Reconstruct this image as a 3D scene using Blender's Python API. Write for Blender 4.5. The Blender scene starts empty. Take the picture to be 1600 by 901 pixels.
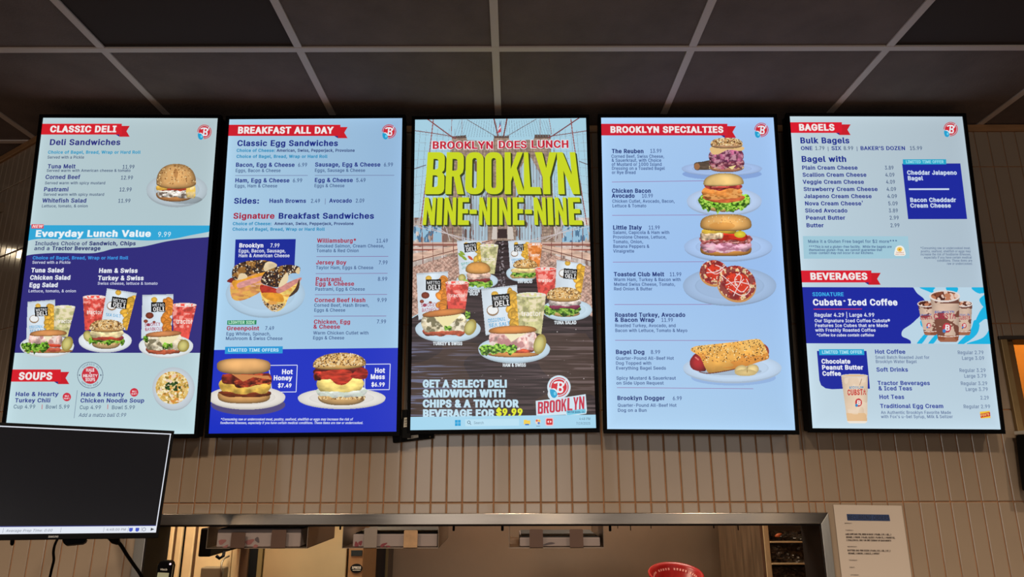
import bpy, bmesh, math, random
import numpy as np
from mathutils import Vector, Matrix, Euler
from mathutils.geometry import delaunay_2d_cdt

# ------------------------------------------------------------------ camera, light, exposure
sc = bpy.context.scene
COL = sc.collection
HC = 1.60                                  # camera height above the floor
FPX, PITCH, YAW, ROLL = 1061.0, .2589, .0003, -.0021

cam_data = bpy.data.cameras.new('camera'); cam_data.sensor_width = 36.0
cam_data.lens = FPX / 1600 * 36; cam_data.clip_start = .02
camera = bpy.data.objects.new('camera', cam_data); COL.objects.link(camera)
CAM_R = (Matrix.Rotation(YAW, 3, 'Z') @ Matrix.Rotation(math.pi / 2 + PITCH, 3, 'X') @ Matrix.Rotation(ROLL, 3, 'Z'))
camera.matrix_world = Matrix.Translation((0, 0, HC)) @ CAM_R.to_4x4()
sc.camera = camera
sc.view_settings.view_transform = 'Standard'
sc.view_settings.look = 'None'
sc.view_settings.exposure = 0.0
sc.view_settings.gamma = 1.0
sc.view_settings.use_curve_mapping = False

world = bpy.data.worlds.new('world'); sc.world = world; world.use_nodes = True
world.node_tree.nodes['Background'].inputs[0].default_value = (1.0, .86, .7, 1)
world.node_tree.nodes['Background'].inputs[1].default_value = .08

def lamp(name, kind, loc, energy, color, rot=(0, 0, 0), **kw):
    d = bpy.data.lights.new(name, kind); d.energy = energy; d.color = color
    for k, v in kw.items(): setattr(d, k, v)
    o = bpy.data.objects.new(name, d); COL.objects.link(o)
    o.location = (loc[0], loc[1], loc[2] + HC); o.rotation_euler = rot
    return o
WARM = (1.0, .81, .60)
# recessed downlights over the counter, in front of the wall
for dx in (-2.3, -1.15, 0.0, 1.15, 2.3):
    lamp('downlight', 'SPOT', (dx, .72, 1.24), 118, WARM, spot_size=math.radians(140), spot_blend=.85, shadow_soft_size=.05)
# unseen bright panels added behind the camera for fill and bands in the steel
for x0, x1, e in ((-3.9, -2.1, 9), (-1.45, -.2, 19), (-.05, .92, 15), (1.34, 3.4, 16)):
    lamp('rear_fill_panel', 'AREA', ((x0 + x1) / 2, -4.2, .1), e, (1.0, .94, .87), rot=(math.radians(90), 0, 0), shape='RECTANGLE', size=x1 - x0, size_y=2.3)
# small unseen lamps added low behind the camera to streak the steel warm
for dx in (-2.75, .42, 1.85, 2.6):
    lamp('steel_streak_lamp', 'POINT', (dx, -2.5, -.50), 1.6, (1.0, .72, .42), shadow_soft_size=.06)
# lamp in the passage at the left, mirrored in the angled tiles
lamp('passage_lamp', 'POINT', (-3.30, 2.84, 1.17), .9, (1.0, .80, .52), shadow_soft_size=.028)
# kitchen lamps behind the opening
lamp('kitchen_lamp', 'AREA', (-1.1, 2.75, .75), 40, (1.0, .88, .66), rot=(0, 0, 0), shape='RECTANGLE', size=.5, size_y=.5)
lamp('kitchen_lamp', 'AREA', (.6, 3.0, .75), 17, (1.0, .86, .68), rot=(0, 0, 0), shape='RECTANGLE', size=.6, size_y=.5)
lamp('side_room_lamp', 'POINT', (2.5, 2.85, .72), 10, (1.0, .62, .22), shadow_soft_size=.08)

# ------------------------------------------------------------------ pixel -> ray helpers
CR = np.array(CAM_R)
def rays(x, y):
    x = np.asarray(x, float); y = np.asarray(y, float)
    d = np.stack([(x - 800) / FPX, -(y - 450.5) / FPX, -np.ones_like(x)], -1)
    return d @ CR.T
def W(x, y, Y):
    """point (camera at the origin) seen at pixel x, y on the upright plane at depth Y"""
    d = rays(x, y); return Vector(d * (Y / d[1]))

# ------------------------------------------------------------------ materials
def lin(c):
    c = np.asarray(c, float) / 255.0
    return np.where(c <= .04045, c / 12.92, ((c + .055) / 1.055) ** 2.4)
def rgba(c): return tuple(float(v) for v in lin(c)) + (1.0,)
MATS = {}
def mat(name, col=(128, 128, 128), rough=.5, metal=0.0, noise=0.0, nscale=20, bump=0.0, bscale=60, coat=0.0, stretch=None, spec=None):
    if name in MATS: return MATS[name]
    m = bpy.data.materials.new(name); m.use_nodes = True; nt = m.node_tree
    b = nt.nodes['Principled BSDF']
    b.inputs['Base Color'].default_value = rgba(col); b.inputs['Roughness'].default_value = rough
    b.inputs['Metallic'].default_value = metal; b.inputs['Coat Weight'].default_value = coat
    if spec is not None: b.inputs['Specular IOR Level'].default_value = spec
    if noise or bump:
        tc = nt.nodes.new('ShaderNodeTexCoord'); mp = nt.nodes.new('ShaderNodeMapping')
        if stretch: mp.inputs['Scale'].default_value = stretch
        nt.links.new(tc.outputs['Object'], mp.inputs['Vector'])
    if noise:
        n = nt.nodes.new('ShaderNodeTexNoise'); n.inputs['Scale'].default_value = nscale; n.inputs['Detail'].default_value = 5
        nt.links.new(mp.outputs[0], n.inputs['Vector'])
        r = nt.nodes.new('ShaderNodeValToRGB'); c = np.array(rgba(col)[:3])
        r.color_ramp.elements[0].position = .3; r.color_ramp.elements[1].position = .7
        r.color_ramp.elements[0].color = (*np.clip(c * (1 - noise), 0, 1), 1)
        r.color_ramp.elements[1].color = (*np.clip(c * (1 + noise), 0, 1), 1)
        nt.links.new(n.outputs['Fac'], r.inputs['Fac']); nt.links.new(r.outputs['Color'], b.inputs['Base Color'])
        if metal:
            mr = nt.nodes.new('ShaderNodeMapRange'); mr.inputs[3].default_value = rough * .75; mr.inputs[4].default_value = rough * 1.35
            nt.links.new(n.outputs['Fac'], mr.inputs[0]); nt.links.new(mr.outputs[0], b.inputs['Roughness'])
    if bump:
        n2 = nt.nodes.new('ShaderNodeTexNoise'); n2.inputs['Scale'].default_value = bscale; n2.inputs['Detail'].default_value = 6
        nt.links.new(mp.outputs[0], n2.inputs['Vector'])
        bp = nt.nodes.new('ShaderNodeBump'); bp.inputs['Strength'].default_value = bump; bp.inputs['Distance'].default_value = .01
        nt.links.new(n2.outputs['Fac'], bp.inputs['Height']); nt.links.new(bp.outputs[0], b.inputs['Normal'])
    MATS[name] = m; return m
def glow(col, strength=1.0, sample=False):
    """what a lit display shows: an emissive colour behind smooth black glass"""
    col = tuple(int(round(c)) for c in col); k = ('glow', col, strength, sample)
    if k in MATS: return MATS[k]
    m = bpy.data.materials.new('screen_colour'); m.use_nodes = True
    b = m.node_tree.nodes['Principled BSDF']
    b.inputs['Base Color'].default_value = (.004, .004, .005, 1); b.inputs['Roughness'].default_value = .22
    b.inputs['Specular IOR Level'].default_value = .25
    b.inputs['Emission Color'].default_value = rgba(col); b.inputs['Emission Strength'].default_value = strength
    m.cycles.emission_sampling = 'AUTO' if sample else 'NONE'
    MATS[k] = m; return m
def picture_mat(key='pic'):
    if key in MATS: return MATS[key]
    m = bpy.data.materials.new('screen_picture'); m.use_nodes = True; nt = m.node_tree
    b = nt.nodes['Principled BSDF']; a = nt.nodes.new('ShaderNodeAttribute'); a.attribute_name = 'Col'
    b.inputs['Base Color'].default_value = (.004, .004, .005, 1); b.inputs['Roughness'].default_value = .22
    b.inputs['Specular IOR Level'].default_value = .25
    nt.links.new(a.outputs['Color'], b.inputs['Emission Color']); b.inputs['Emission Strength'].default_value = 1.0
    m.cycles.emission_sampling = 'NONE' if key == 'pic' else 'AUTO'
    MATS[key] = m; return m

# ------------------------------------------------------------------ objects
def tag(o, label=None, cat=None, group=None, kind=None):
    if label: o['label'] = label
    if cat: o['category'] = cat
    if group: o['group'] = group
    if kind: o['kind'] = kind
    return o
def empty(name, loc, rot=(0, 0, 0)):
    o = bpy.data.objects.new(name, None); COL.objects.link(o); o.empty_display_size = .05
    o.location = (loc[0], loc[1], loc[2] + HC); o.rotation_euler = rot
    return o
class MB:
    """collects vertices and faces of one mesh; coordinates are camera-relative, or local to a parent"""
    def __init__(s): s.v = []; s.f = []; s.m = []; s.smooth = []
    def add(s, vs, fs, mi=0, sm=False):
        n = len(s.v); s.v += [tuple(p) for p in vs]
        for f in fs: s.f.append(tuple(i + n for i in f)); s.m.append(mi); s.smooth.append(sm)
        return s
    def box(s, a, b, mi=0):
        x0, y0, z0 = a; x1, y1, z1 = b
        x0, x1 = min(x0, x1), max(x0, x1); y0, y1 = min(y0, y1), max(y0, y1); z0, z1 = min(z0, z1), max(z0, z1)
        vs = [(x0,y0,z0),(x1,y0,z0),(x1,y1,z0),(x0,y1,z0),(x0,y0,z1),(x1,y0,z1),(x1,y1,z1),(x0,y1,z1)]
        return s.add(vs, [(0,3,2,1),(4,5,6,7),(0,1,5,4),(1,2,6,5),(2,3,7,6),(3,0,4,7)], mi)
    def quad(s, pts, mi=0): return s.add(pts, [tuple(range(len(pts)))], mi)
    def prism(s, pts, off, mi=0):
        n = len(pts); off = Vector(off)
        vs = [Vector(p) for p in pts] + [Vector(p) + off for p in pts]
        return s.add(vs, [tuple(range(n))[::-1], tuple(range(n, 2 * n))] + [(i, (i + 1) % n, n + (i + 1) % n, n + i) for i in range(n)], mi)
    def tube(s, pts, r, n=10, mi=0):
        pts = [Vector(p) for p in pts]; rr = r if isinstance(r, (list, tuple)) else [r] * len(pts)
        vs = []; fs = []
        for i, p in enumerate(pts):
            t = (pts[min(i + 1, len(pts) - 1)] - pts[max(i - 1, 0)]).normalized()
            a = t.cross(Vector((.31, .17, .93))).normalized(); b = t.cross(a)
            for k in range(n):
                w = 2 * math.pi * k / n; vs.append(p + rr[i] * (math.cos(w) * a + math.sin(w) * b))
        for i in range(len(pts) - 1):
            for k in range(n): fs.append((i*n+k, i*n+(k+1)%n, (i+1)*n+(k+1)%n, (i+1)*n+k))
        fs += [tuple(range(n))[::-1], tuple(range((len(pts)-1)*n, len(pts)*n))]
        return s.add(vs, fs, mi, True)
    def lathe(s, prof, c, n=48, mi=0):
        vs = []; fs = []
        for r, z in prof:
            for k in range(n):
                w = 2 * math.pi * k / n; vs.append((c[0] + r * math.cos(w), c[1] + r * math.sin(w), c[2] + z))
        for i in range(len(prof) - 1):
            for k in range(n): fs.append((i*n+k, i*n+(k+1)%n, (i+1)*n+(k+1)%n, (i+1)*n+k))
        return s.add(vs, fs, mi, True)
    def build(s, name, mats, parent=None, bevel=0.0, seg=2):
        me = bpy.data.meshes.new(name); me.from_pydata(s.v, [], s.f)
        if not isinstance(mats, (list, tuple)): mats = [mats]
        for m in mats: me.materials.append(m)
        me.polygons.foreach_set('material_index', s.m); me.polygons.foreach_set('use_smooth', s.smooth); me.update()
        o = bpy.data.objects.new(name, me); COL.objects.link(o)
        if parent: o.parent = parent
        else: o.location = (0, 0, HC)
        if bevel:
            b = o.modifiers.new('bevel', 'BEVEL'); b.width = bevel; b.segments = seg; b.limit_method = 'ANGLE'; b.angle_limit = math.radians(40)
        return o
def rel(root):
    """camera-relative point -> the frame of an unrotated empty"""
    off = Vector(root.location) - Vector((0, 0, HC))
    return lambda p: Vector(p) - off
class Loc(MB):
    """MB whose input is camera-relative and whose parent is an unrotated Empty"""
    def __init__(s, root): super().__init__(); s.root = root
    def build(s, name, mats, parent=None, bevel=0.0, seg=2):
        off = Vector(s.root.location) - Vector((0, 0, HC))
        s.v = [tuple(Vector(p) - off) for p in s.v]
        return super().build(name, mats, parent or s.root, bevel, seg)

# ------------------------------------------------------------------ lettering: sans serif outlines, thousandths of an em
# each row: character code, advance width, then outlines as x, y, x, y ...
GLYPHS = [
[33,196,[67,160,63,509,132,509,128,160],[98,-4,81,-1,66,9,56,24,52,41,56,58,66,73,81,83,98,86,116,83,130,73,140,58,143,41,140,24,130,9,116,-1]],
[34,321,[78,318,70,509,136,509,128,318],[193,318,185,509,250,509,243,318]],
[36,447,[202,-74,202,583,244,583,244,-74],[224,-9,172,-4,128,9,91,31,64,60,46,96,38,137,104,137,110,110,123,88,142,71,166,59,224,49,257,52,286,60,311,74,329,92,341,114,346,139,342,161,332,179,296,205,245,222,184,239,128,260,86,289,60,326,52,372,58,413,75,448,102,476,138,498,180,511,227,516,275,511,316,498,351,476,377,449,394,415,401,378,337,378,326,412,302,437,267,453,225,459,194,456,167,448,145,435,129,418,118,398,115,376,119,352,131,334,169,308,212,293,264,279,312,264,359,238,395,198,405,171,408,139,403,99,386,64,360,34,323,11,278,-4]],
[37,676,[175,283,146,286,121,297,101,314,86,335,78,360,75,388,75,412,78,440,87,464,101,486,121,503,146,513,175,517,206,513,230,503,250,486,264,464,273,440,276,412,276,388,273,360,264,335,250,314,230,297,205,286],[175,327,198,332,212,346,221,365,223,388,223,412,213,454,198,468,175,473,153,468,138,454,130,435,127,412,127,388,130,365,138,346,153,332],[501,-10,471,-6,446,5,426,21,412,43,403,68,400,95,400,120,403,147,412,172,427,194,447,210,471,221,501,225,531,221,556,210,576,194,590,172,598,147,601,120,601,95,598,68,589,43,575,21,555,5,531,-6],[501,35,523,39,538,53,546,73,549,95,549,120,538,162,524,176,501,180,479,176,464,162,456,142,453,120,453,95,455,73,464,53,479,39],[132,0,482,509,540,509,191,0]],
[38,448,[197,-7,150,-2,110,12,78,34,54,62,39,96,34,133,37,163,47,189,85,235,140,279,216,335,237,352,255,375,262,405,258,427,245,445,226,457,201,461,168,453,145,431,137,399,145,363,169,327,204,284,438,0,364,0,171,231,121,293,87,344,78,370,75,398,79,430,91,458,109,481,134,499,165,510,200,513,235,510,266,499,290,482,308,459,320,433,324,404,315,362,291,325,256,293,154,217,110,174,100,154,97,131,100,108,109,87,124,70,143,57,166,49,193,46,223,50,251,59,301,95,321,121,336,151,346,186,349,224,408,224,405,180,397,144,371,92,345,62,333,47,305,23,271,7,234,-3]],
[39,206,[78,318,70,509,136,509,128,318]],
[40,273,[89,207,101,324,132,441,177,539,236,539,191,428,161,313,151,207,160,115,188,16,236,-96,177,-96,139,-21,111,55,95,131]],
[41,273,[37,-96,86,18,113,116,122,207,112,313,82,428,37,539,97,539,142,441,173,323,184,207,178,130,161,53,134,-22,97,-96]],
[42,453,[201,223,206,331,114,272,89,315,186,365,89,415,114,459,206,400,201,509,250,509,246,400,337,459,362,415,266,365,362,315,337,272,246,331,250,223]],
[43,453,[198,34,198,364,255,364,255,34],[61,172,61,226,391,226,391,172]],
[44,188,[38,-119,68,71,137,71,84,-119]],
[45,453,[337,244,337,188,114,188,114,244]],
[46,188,[95,-4,78,-1,63,9,53,24,50,41,53,59,63,73,78,83,95,87,113,83,128,73,138,59,141,41,138,24,128,9,113,-1]],
[47,249,[235,533,71,-76,14,-76,178,533]],
[48,453,[227,-7,174,1,130,24,95,62,69,113,53,178,48,254,53,330,69,395,95,447,130,484,174,508,227,516,279,508,323,484,358,447,384,395,400,330,405,254,400,178,384,113,359,62,323,24,279,1],[227,50,261,56,290,74,313,103,330,144,340,194,344,254,340,314,330,365,313,405,290,435,261,453,227,460,192,453,163,435,140,405,123,365,113,314,109,254,113,194,123,144,140,103,163,74,192,56]],
[49,453,[76,0,76,55,391,55,391,0],[276,509,276,0,212,0,212,448,86,358,86,427,198,509]],
[50,453,[64,0,64,47,234,229,282,282,311,327,320,371,317,397,308,419,293,436,273,449,224,460,196,457,172,447,153,433,139,413,130,390,127,362,66,362,71,405,86,442,111,473,143,496,182,511,225,516,268,511,306,497,337,474,361,445,376,411,381,372,371,318,336,259,267,180,153,60,389,57,389,0]],
[51,453,[218,-7,173,-3,133,10,98,30,70,57,52,91,44,132,109,132,115,107,126,87,144,71,165,59,219,50,275,61,297,74,315,93,325,116,329,145,326,172,316,196,299,217,275,234,242,244,201,248,157,248,157,299,288,448,70,452,70,509,372,509,372,461,211,278,211,289,264,288,308,276,344,253,371,222,387,186,393,145,387,103,370,66,344,36,309,12,266,-2]],
[52,453,[40,105,40,158,247,509,311,509,109,166,413,163,413,105],[282,0,282,121,282,146,282,318,343,318,343,0]],
[53,453,[221,-7,178,-2,140,11,108,32,83,60,66,93,60,130,122,130,127,108,138,89,173,60,221,50,250,53,276,64,298,82,314,104,324,131,328,162,324,193,314,221,297,244,275,262,248,273,218,277,167,268,128,246,67,253,96,509,366,509,366,452,151,452,134,301,178,325,229,334,263,330,294,321,321,306,345,285,364,260,379,231,388,199,391,163,385,117,369,76,343,41,309,15,268,-1]],
[54,453,[226,-7,182,-1,142,15,109,40,84,74,69,115,64,162,68,199,80,239,137,340,252,509,322,509,151,261,145,261,165,288,196,307,235,314,278,309,316,295,346,271,370,240,384,201,389,157,384,112,368,73,343,39,310,14,271,-2],[226,48,254,52,279,63,299,79,314,101,324,128,327,157,324,187,314,213,299,235,279,251,254,262,226,265,198,262,174,252,153,235,138,214,128,188,125,158,128,128,138,102,153,79,174,63,198,52]],
[55,453,[97,0,323,448,62,452,62,509,391,509,391,449,165,0]],
[56,453,[226,-7,178,-2,136,11,101,33,74,62,57,96,52,135,55,166,65,195,81,220,101,241,125,256,153,265,119,282,93,308,76,342,70,380,75,417,90,450,114,477,146,498,184,511,226,516,269,511,306,498,337,477,361,450,377,417,382,380,376,342,359,308,333,282,300,267,327,256,351,241,372,220,387,195,397,166,401,135,395,96,378,62,352,33,317,11,275,-2],[226,49,258,52,285,60,307,74,323,91,333,113,337,139,333,165,322,189,305,208,283,223,256,232,226,235,196,232,169,223,147,208,130,189,119,165,115,139,119,113,129,91,145,74,167,60,195,52],[226,290,274,300,293,313,307,330,316,351,319,376,316,399,308,420,294,437,275,449,226,460,177,449,159,437,145,420,136,399,133,376,136,351,145,330,159,313,178,300]],
[57,453,[226,516,271,510,310,494,343,468,368,434,384,393,389,347,385,309,373,270,315,168,200,0,130,0,301,248,307,248,287,221,257,202,218,195,175,199,137,214,106,237,83,269,68,307,64,352,69,397,85,436,110,469,143,494,182,510],[226,460,199,457,174,446,154,429,138,407,129,381,125,352,129,322,138,295,154,274,174,257,199,247,226,243,254,247,279,257,299,273,314,295,324,321,327,350,324,381,314,407,299,429,279,446,254,457]],
[58,188,[95,-4,78,-1,63,9,53,24,50,41,53,59,63,73,78,83,95,87,113,83,128,73,138,59,141,41,138,24,128,9,113,-1],[95,271,78,274,63,284,53,299,50,316,53,334,63,349,78,359,95,362,113,359,128,349,138,334,141,316,138,299,128,284,113,274]],
[59,188,[38,-119,68,71,137,71,84,-119],[103,271,86,274,71,284,61,299,58,316,61,334,71,349,86,359,103,362,121,359,136,349,146,334,149,316,146,299,136,284,121,274]],
[63,358,[132,152,132,159,141,230,153,252,168,269,209,298,247,334,258,357,262,384,259,406,250,425,220,452,178,462,137,453,106,425,96,404,92,378,27,378,33,418,49,452,73,479,103,499,138,511,178,516,219,511,255,498,284,478,306,451,319,418,324,382,319,344,306,311,284,284,254,261,219,235,200,205,194,158,194,152],[164,-4,146,-1,131,9,121,24,118,41,121,58,131,73,146,83,164,86,181,83,196,73,206,58,209,41,206,24,196,9,181,-1]],
[65,480,[16,0,201,509,276,509,463,0,395,0,287,302,264,372,232,478,245,478,213,371,191,302,85,0],[110,142,110,199,370,199,370,142]],
[66,456,[60,0,60,509,241,509,289,504,329,491,359,469,381,442,394,410,398,374,395,344,387,320,356,286,315,267,315,262,339,257,363,245,385,227,402,203,414,173,418,136,413,100,400,67,377,39,344,18,301,4,247,0],[125,57,245,57,296,63,330,80,349,105,355,137,352,161,342,184,327,203,306,218,279,228,248,231,125,231],[125,285,238,285,288,296,308,309,323,326,333,348,336,372,330,403,313,429,283,446,240,452,125,452]],
[67,510,[267,-7,205,1,150,25,104,63,70,115,48,179,40,254,48,329,70,393,104,445,150,484,205,508,267,516,340,504,373,490,402,471,427,447,448,418,463,385,473,348,408,348,389,395,357,428,315,449,267,456,223,450,184,432,150,403,125,364,109,314,103,254,109,194,125,145,151,105,184,76,223,59,267,53,315,60,357,81,389,114,408,160,473,160,463,124,448,91,428,62,402,38,373,19,341,5,305,-4]],
[68,502,[219,0,96,0,96,57,215,57,272,63,318,81,354,110,379,149,394,198,399,255,394,312,379,361,354,399,320,428,275,446,221,452,93,452,93,509,225,509,294,501,353,478,399,441,433,391,455,329,462,255,455,181,433,119,398,68,351,31,291,8],[125,509,125,0,60,0,60,509]],
[69,419,[60,0,60,509,372,509,372,452,125,452,125,286,355,286,355,229,125,229,125,57,375,57,375,0]],
[70,410,[60,0,60,509,369,509,369,452,125,452,125,278,346,278,346,221,125,221,125,0]],
[71,520,[269,-7,205,1,149,25,104,64,69,116,47,179,40,254,47,329,69,393,103,445,149,484,203,508,265,516,304,513,340,504,374,489,403,469,429,445,449,416,465,384,474,349,408,349,387,393,356,427,315,448,265,456,222,450,183,432,150,404,125,364,109,314,103,254,109,194,125,145,151,105,184,76,224,59,269,53,309,57,345,71,374,93,396,123,410,160,415,202,434,199,283,199,283,256,478,256,478,200,471,141,451,91,419,50,377,19,326,0]],
[72,517,[60,0,60,509,125,509,125,289,392,289,392,509,457,509,457,0,392,0,392,232,125,232,125,0]],
[73,300,[31,0,31,57,118,57,118,452,31,452,31,509,269,509,269,452,183,452,183,57,269,57,269,0]],
[74,396,[185,-7,124,3,75,33,44,81,33,145,33,173,98,173,98,145,104,104,122,74,149,56,185,50,220,56,248,74,266,104,272,145,272,509,336,509,336,145,326,81,294,33,246,3]],
[75,467,[104,145,104,216,139,261,174,303,212,344,364,509,448,509,231,276],[60,0,60,509,125,509,125,334,124,225,125,193,125,0],[372,0,188,259,228,309,449,0]],
[76,393,[60,0,60,509,125,509,125,57,361,57,361,0]],
[77,628,[60,0,60,509,152,509,277,187,287,159,299,123,311,84,322,49,307,49,318,83,330,121,342,158,352,187,476,509,568,509,568,0,504,0,504,291,504,327,505,369,506,413,507,457,513,457,498,409,482,363,467,322,456,291,342,0,286,0,170,291,159,321,145,361,129,408,112,457,119,457,120,416,121,372,122,328,122,291,122,0]],
[78,523,[60,0,60,509,136,509,343,183,363,151,388,107,414,55,405,54,401,108,399,157,399,195,399,509,463,509,463,0,387,0,202,290,177,331,148,381,108,452,119,454,122,384,124,328,125,291,125,0]],
[79,533,[267,-7,205,1,150,25,105,63,70,115,48,179,40,254,48,329,70,393,105,445,150,484,205,508,267,516,329,508,384,484,429,445,464,393,486,329,493,254,486,179,464,115,429,63,384,25,329,1],[267,53,310,59,349,76,383,105,408,144,425,194,430,254,425,314,408,365,383,404,349,433,310,450,267,456,223,450,184,433,151,404,125,364,109,314,103,254,109,194,125,144,151,105,184,76,223,59]],
[80,445,[60,0,60,509,235,509,289,503,332,487,366,462,390,430,404,391,409,348,404,304,390,265,366,233,332,207,289,191,235,186,109,186,109,242,233,242,269,246,297,256,318,272,333,294,342,319,344,348,342,376,333,402,318,423,297,439,268,449,232,452,125,452,125,0]],
[81,533,[245,159,313,159,369,85,384,65,468,-48,401,-48,346,27,331,46],[267,-7,205,1,150,25,105,63,70,115,48,179,40,254,48,329,70,393,105,445,150,484,205,508,267,516,329,508,384,484,429,445,464,393,486,329,493,254,486,179,464,115,429,63,384,25,329,1],[267,53,310,59,349,76,383,105,408,144,425,194,430,254,425,314,408,365,383,404,349,433,310,450,267,456,223,450,184,433,151,404,125,364,109,314,103,254,109,194,125,144,151,105,184,76,223,59]],
[82,449,[60,0,60,509,236,509,290,504,333,489,367,465,390,433,405,395,409,352,405,309,390,271,367,240,333,217,289,203,236,198,96,198,96,255,234,255,269,258,298,267,319,281,334,300,342,324,345,352,342,380,334,405,319,425,298,440,269,449,233,452,125,452,125,0],[353,0,230,229,303,229,428,0]],
[83,447,[224,-9,172,-4,128,9,91,31,64,60,46,96,38,137,104,137,110,110,123,88,142,71,166,59,224,49,257,52,286,60,311,74,329,92,341,114,346,139,342,161,332,179,296,205,245,222,184,239,128,260,86,289,60,326,52,372,58,413,75,448,102,476,138,498,180,511,227,516,275,511,316,498,351,476,377,449,394,415,401,378,337,378,326,412,302,437,267,453,225,459,194,456,167,448,145,435,129,418,118,398,115,376,119,352,131,334,169,308,212,293,264,279,312,264,359,238,395,198,405,171,408,139,403,99,386,64,360,34,323,11,278,-4]],
[84,449,[32,452,32,509,417,509,417,452,257,452,257,0,193,0,193,452]],
[85,517,[259,-8,203,-2,154,15,114,43,85,80,66,124,60,173,60,509,124,509,124,178,128,144,141,113,160,87,187,68,220,56,259,52,298,56,331,68,357,87,377,113,389,144,393,178,393,509,457,509,457,173,451,124,433,80,403,43,363,15,315,-2]],
[86,480,[204,0,16,509,84,509,192,206,215,137,248,31,235,31,267,138,290,206,395,509,463,509,278,0]],
[87,686,[155,0,16,509,82,509,163,196,175,145,187,94,197,40,189,40,200,94,211,145,224,196,306,509,380,509,462,196,474,145,486,94,497,40,488,40,499,94,510,145,523,196,603,509,670,509,530,0,455,0,368,323,351,391,336,475,350,475,335,395,318,323,230,0]],
[88,474,[18,0,217,284,217,236,29,509,104,509,178,400,204,361,223,329,243,292,232,292,252,329,272,361,298,400,374,509,446,509,259,239,259,287,456,0,382,0,292,129,268,165,250,195,230,231,244,231,225,196,206,166,182,129,91,0]],
[89,472,[203,0,203,208,16,509,91,509,192,344,222,292,250,230,224,230,251,293,280,344,381,509,455,509,268,208,268,0]],
[90,438,[42,0,42,46,273,385,306,431,341,476,348,454,285,452,223,452,40,452,40,509,397,509,397,462,169,129,134,81,97,33,90,54,152,57,214,57,399,57,399,0]],
[95,319,[319,0,319,-56,0,-56,0,0]],
[97,389,[160,-9,126,-5,94,5,68,22,48,45,35,73,30,108,34,138,43,161,58,179,78,193,125,211,178,220,234,227,265,235,273,243,276,255,267,297,240,322,196,331,149,322,118,301,100,274,41,291,57,322,79,346,104,364,133,375,194,384,239,379,286,360,306,343,322,320,333,290,337,251,337,0,277,0,277,52,272,52,252,25,215,1],[170,45,202,49,228,59,248,74,263,93,272,115,276,138,276,190,259,182,231,176,200,171,175,168,134,159,103,139,95,124,92,105,102,72,130,52]],
[98,424,[229,-8,198,-5,172,4,138,31,118,59,112,59,112,0,53,0,53,509,114,509,114,319,118,319,137,346,171,373,197,381,229,384,274,378,313,361,345,332,370,293,385,245,390,189,385,133,370,84,346,45,313,16,274,-2],[220,47,253,51,279,66,301,88,316,117,325,151,328,189,325,227,316,261,301,290,280,311,253,325,220,330,188,325,161,312,140,291,125,263,116,229,113,189,116,150,125,115,140,86,162,65,188,51]],
[99,396,[207,-8,159,-2,117,16,82,46,56,85,40,133,34,187,40,243,56,291,82,330,117,360,159,378,207,384,260,377,305,356,340,322,362,277,303,262,290,289,270,311,242,325,207,330,173,325,145,310,124,287,108,258,99,224,96,187,99,151,108,117,124,89,145,66,173,51,207,46,243,52,271,66,292,89,304,117,363,102,341,56,306,21,261,-1]],
[100,424,[195,-8,151,-2,111,16,79,45,55,84,39,133,34,189,39,245,55,293,79,332,112,361,151,378,196,384,228,381,253,373,287,346,306,319,311,319,311,509,372,509,372,0,313,0,313,59,307,59,287,31,252,4,227,-5],[205,47,236,51,263,65,284,86,299,115,309,150,312,189,309,229,300,263,284,291,263,312,237,325,205,330,172,325,145,311,124,290,108,261,99,227,96,189,99,151,109,117,124,88,145,66,172,51]],
[101,404,[212,-8,161,-2,117,16,82,46,56,85,40,132,34,187,39,242,55,290,81,329,115,359,157,378,205,384,266,374,294,361,319,341,341,315,357,282,368,242,371,194,371,169,75,169,75,221,338,221,310,202,307,237,298,269,283,294,263,314,237,326,205,330,173,326,146,313,125,294,109,270,99,241,96,211,96,178,100,139,110,106,128,80,151,61,179,50,212,46,254,53,285,73,306,105,365,91,353,63,335,39,311,19,283,4,249,-5]],
[102,254,[228,379,228,327,6,327,6,379],[81,0,81,432,84,461,96,486,113,505,135,519,187,530,222,527,243,521,227,468,215,472,195,474,171,470,154,460,145,443,142,419,142,0]],
[103,425,[207,-151,168,-148,134,-140,82,-110,51,-69,101,-41,122,-66,154,-88,207,-97,249,-92,282,-75,304,-47,311,-6,311,68,306,68,287,41,252,16,227,8,195,5,152,10,113,27,80,53,55,90,39,136,34,191,39,246,55,293,80,332,112,361,152,378,196,384,228,382,253,373,288,346,308,319,313,319,313,379,372,379,372,-9,367,-54,350,-90,324,-117,291,-136,251,-147],[205,59,237,63,264,75,285,95,300,121,309,154,312,193,309,231,300,264,285,291,264,312,237,325,205,330,172,325,145,312,124,290,109,262,99,229,96,193,99,155,109,123,124,96,145,76,172,63]],
[104,410,[114,227,114,0,53,0,53,509,114,509,114,287,102,287,124,332,152,362,187,379,227,384,264,380,295,369,321,349,341,321,353,285,357,240,357,0,296,0,296,235,290,275,273,304,246,323,210,329,184,326,161,317,141,303,126,283,117,257]],
[105,167,[53,0,53,379,114,379,114,0],[84,443,67,446,54,455,44,468,41,483,44,499,54,512,67,521,84,524,100,521,114,512,123,499,126,483,123,468,114,455,100,446]],
[106,167,[53,379,114,379,114,-30,111,-63,102,-90,86,-113,65,-129,37,-139,4,-143,-10,-143,-10,-87,2,-87,25,-83,40,-72,50,-54,53,-29],[83,443,67,446,53,455,44,468,41,483,44,499,53,512,67,521,83,524,100,521,114,512,123,499,126,483,123,468,114,455,100,446]],
[107,381,[110,137,110,212,121,212,284,379,360,379,184,199,177,199],[53,0,53,509,114,509,114,0],[294,0,148,186,191,229,372,0]],
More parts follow.
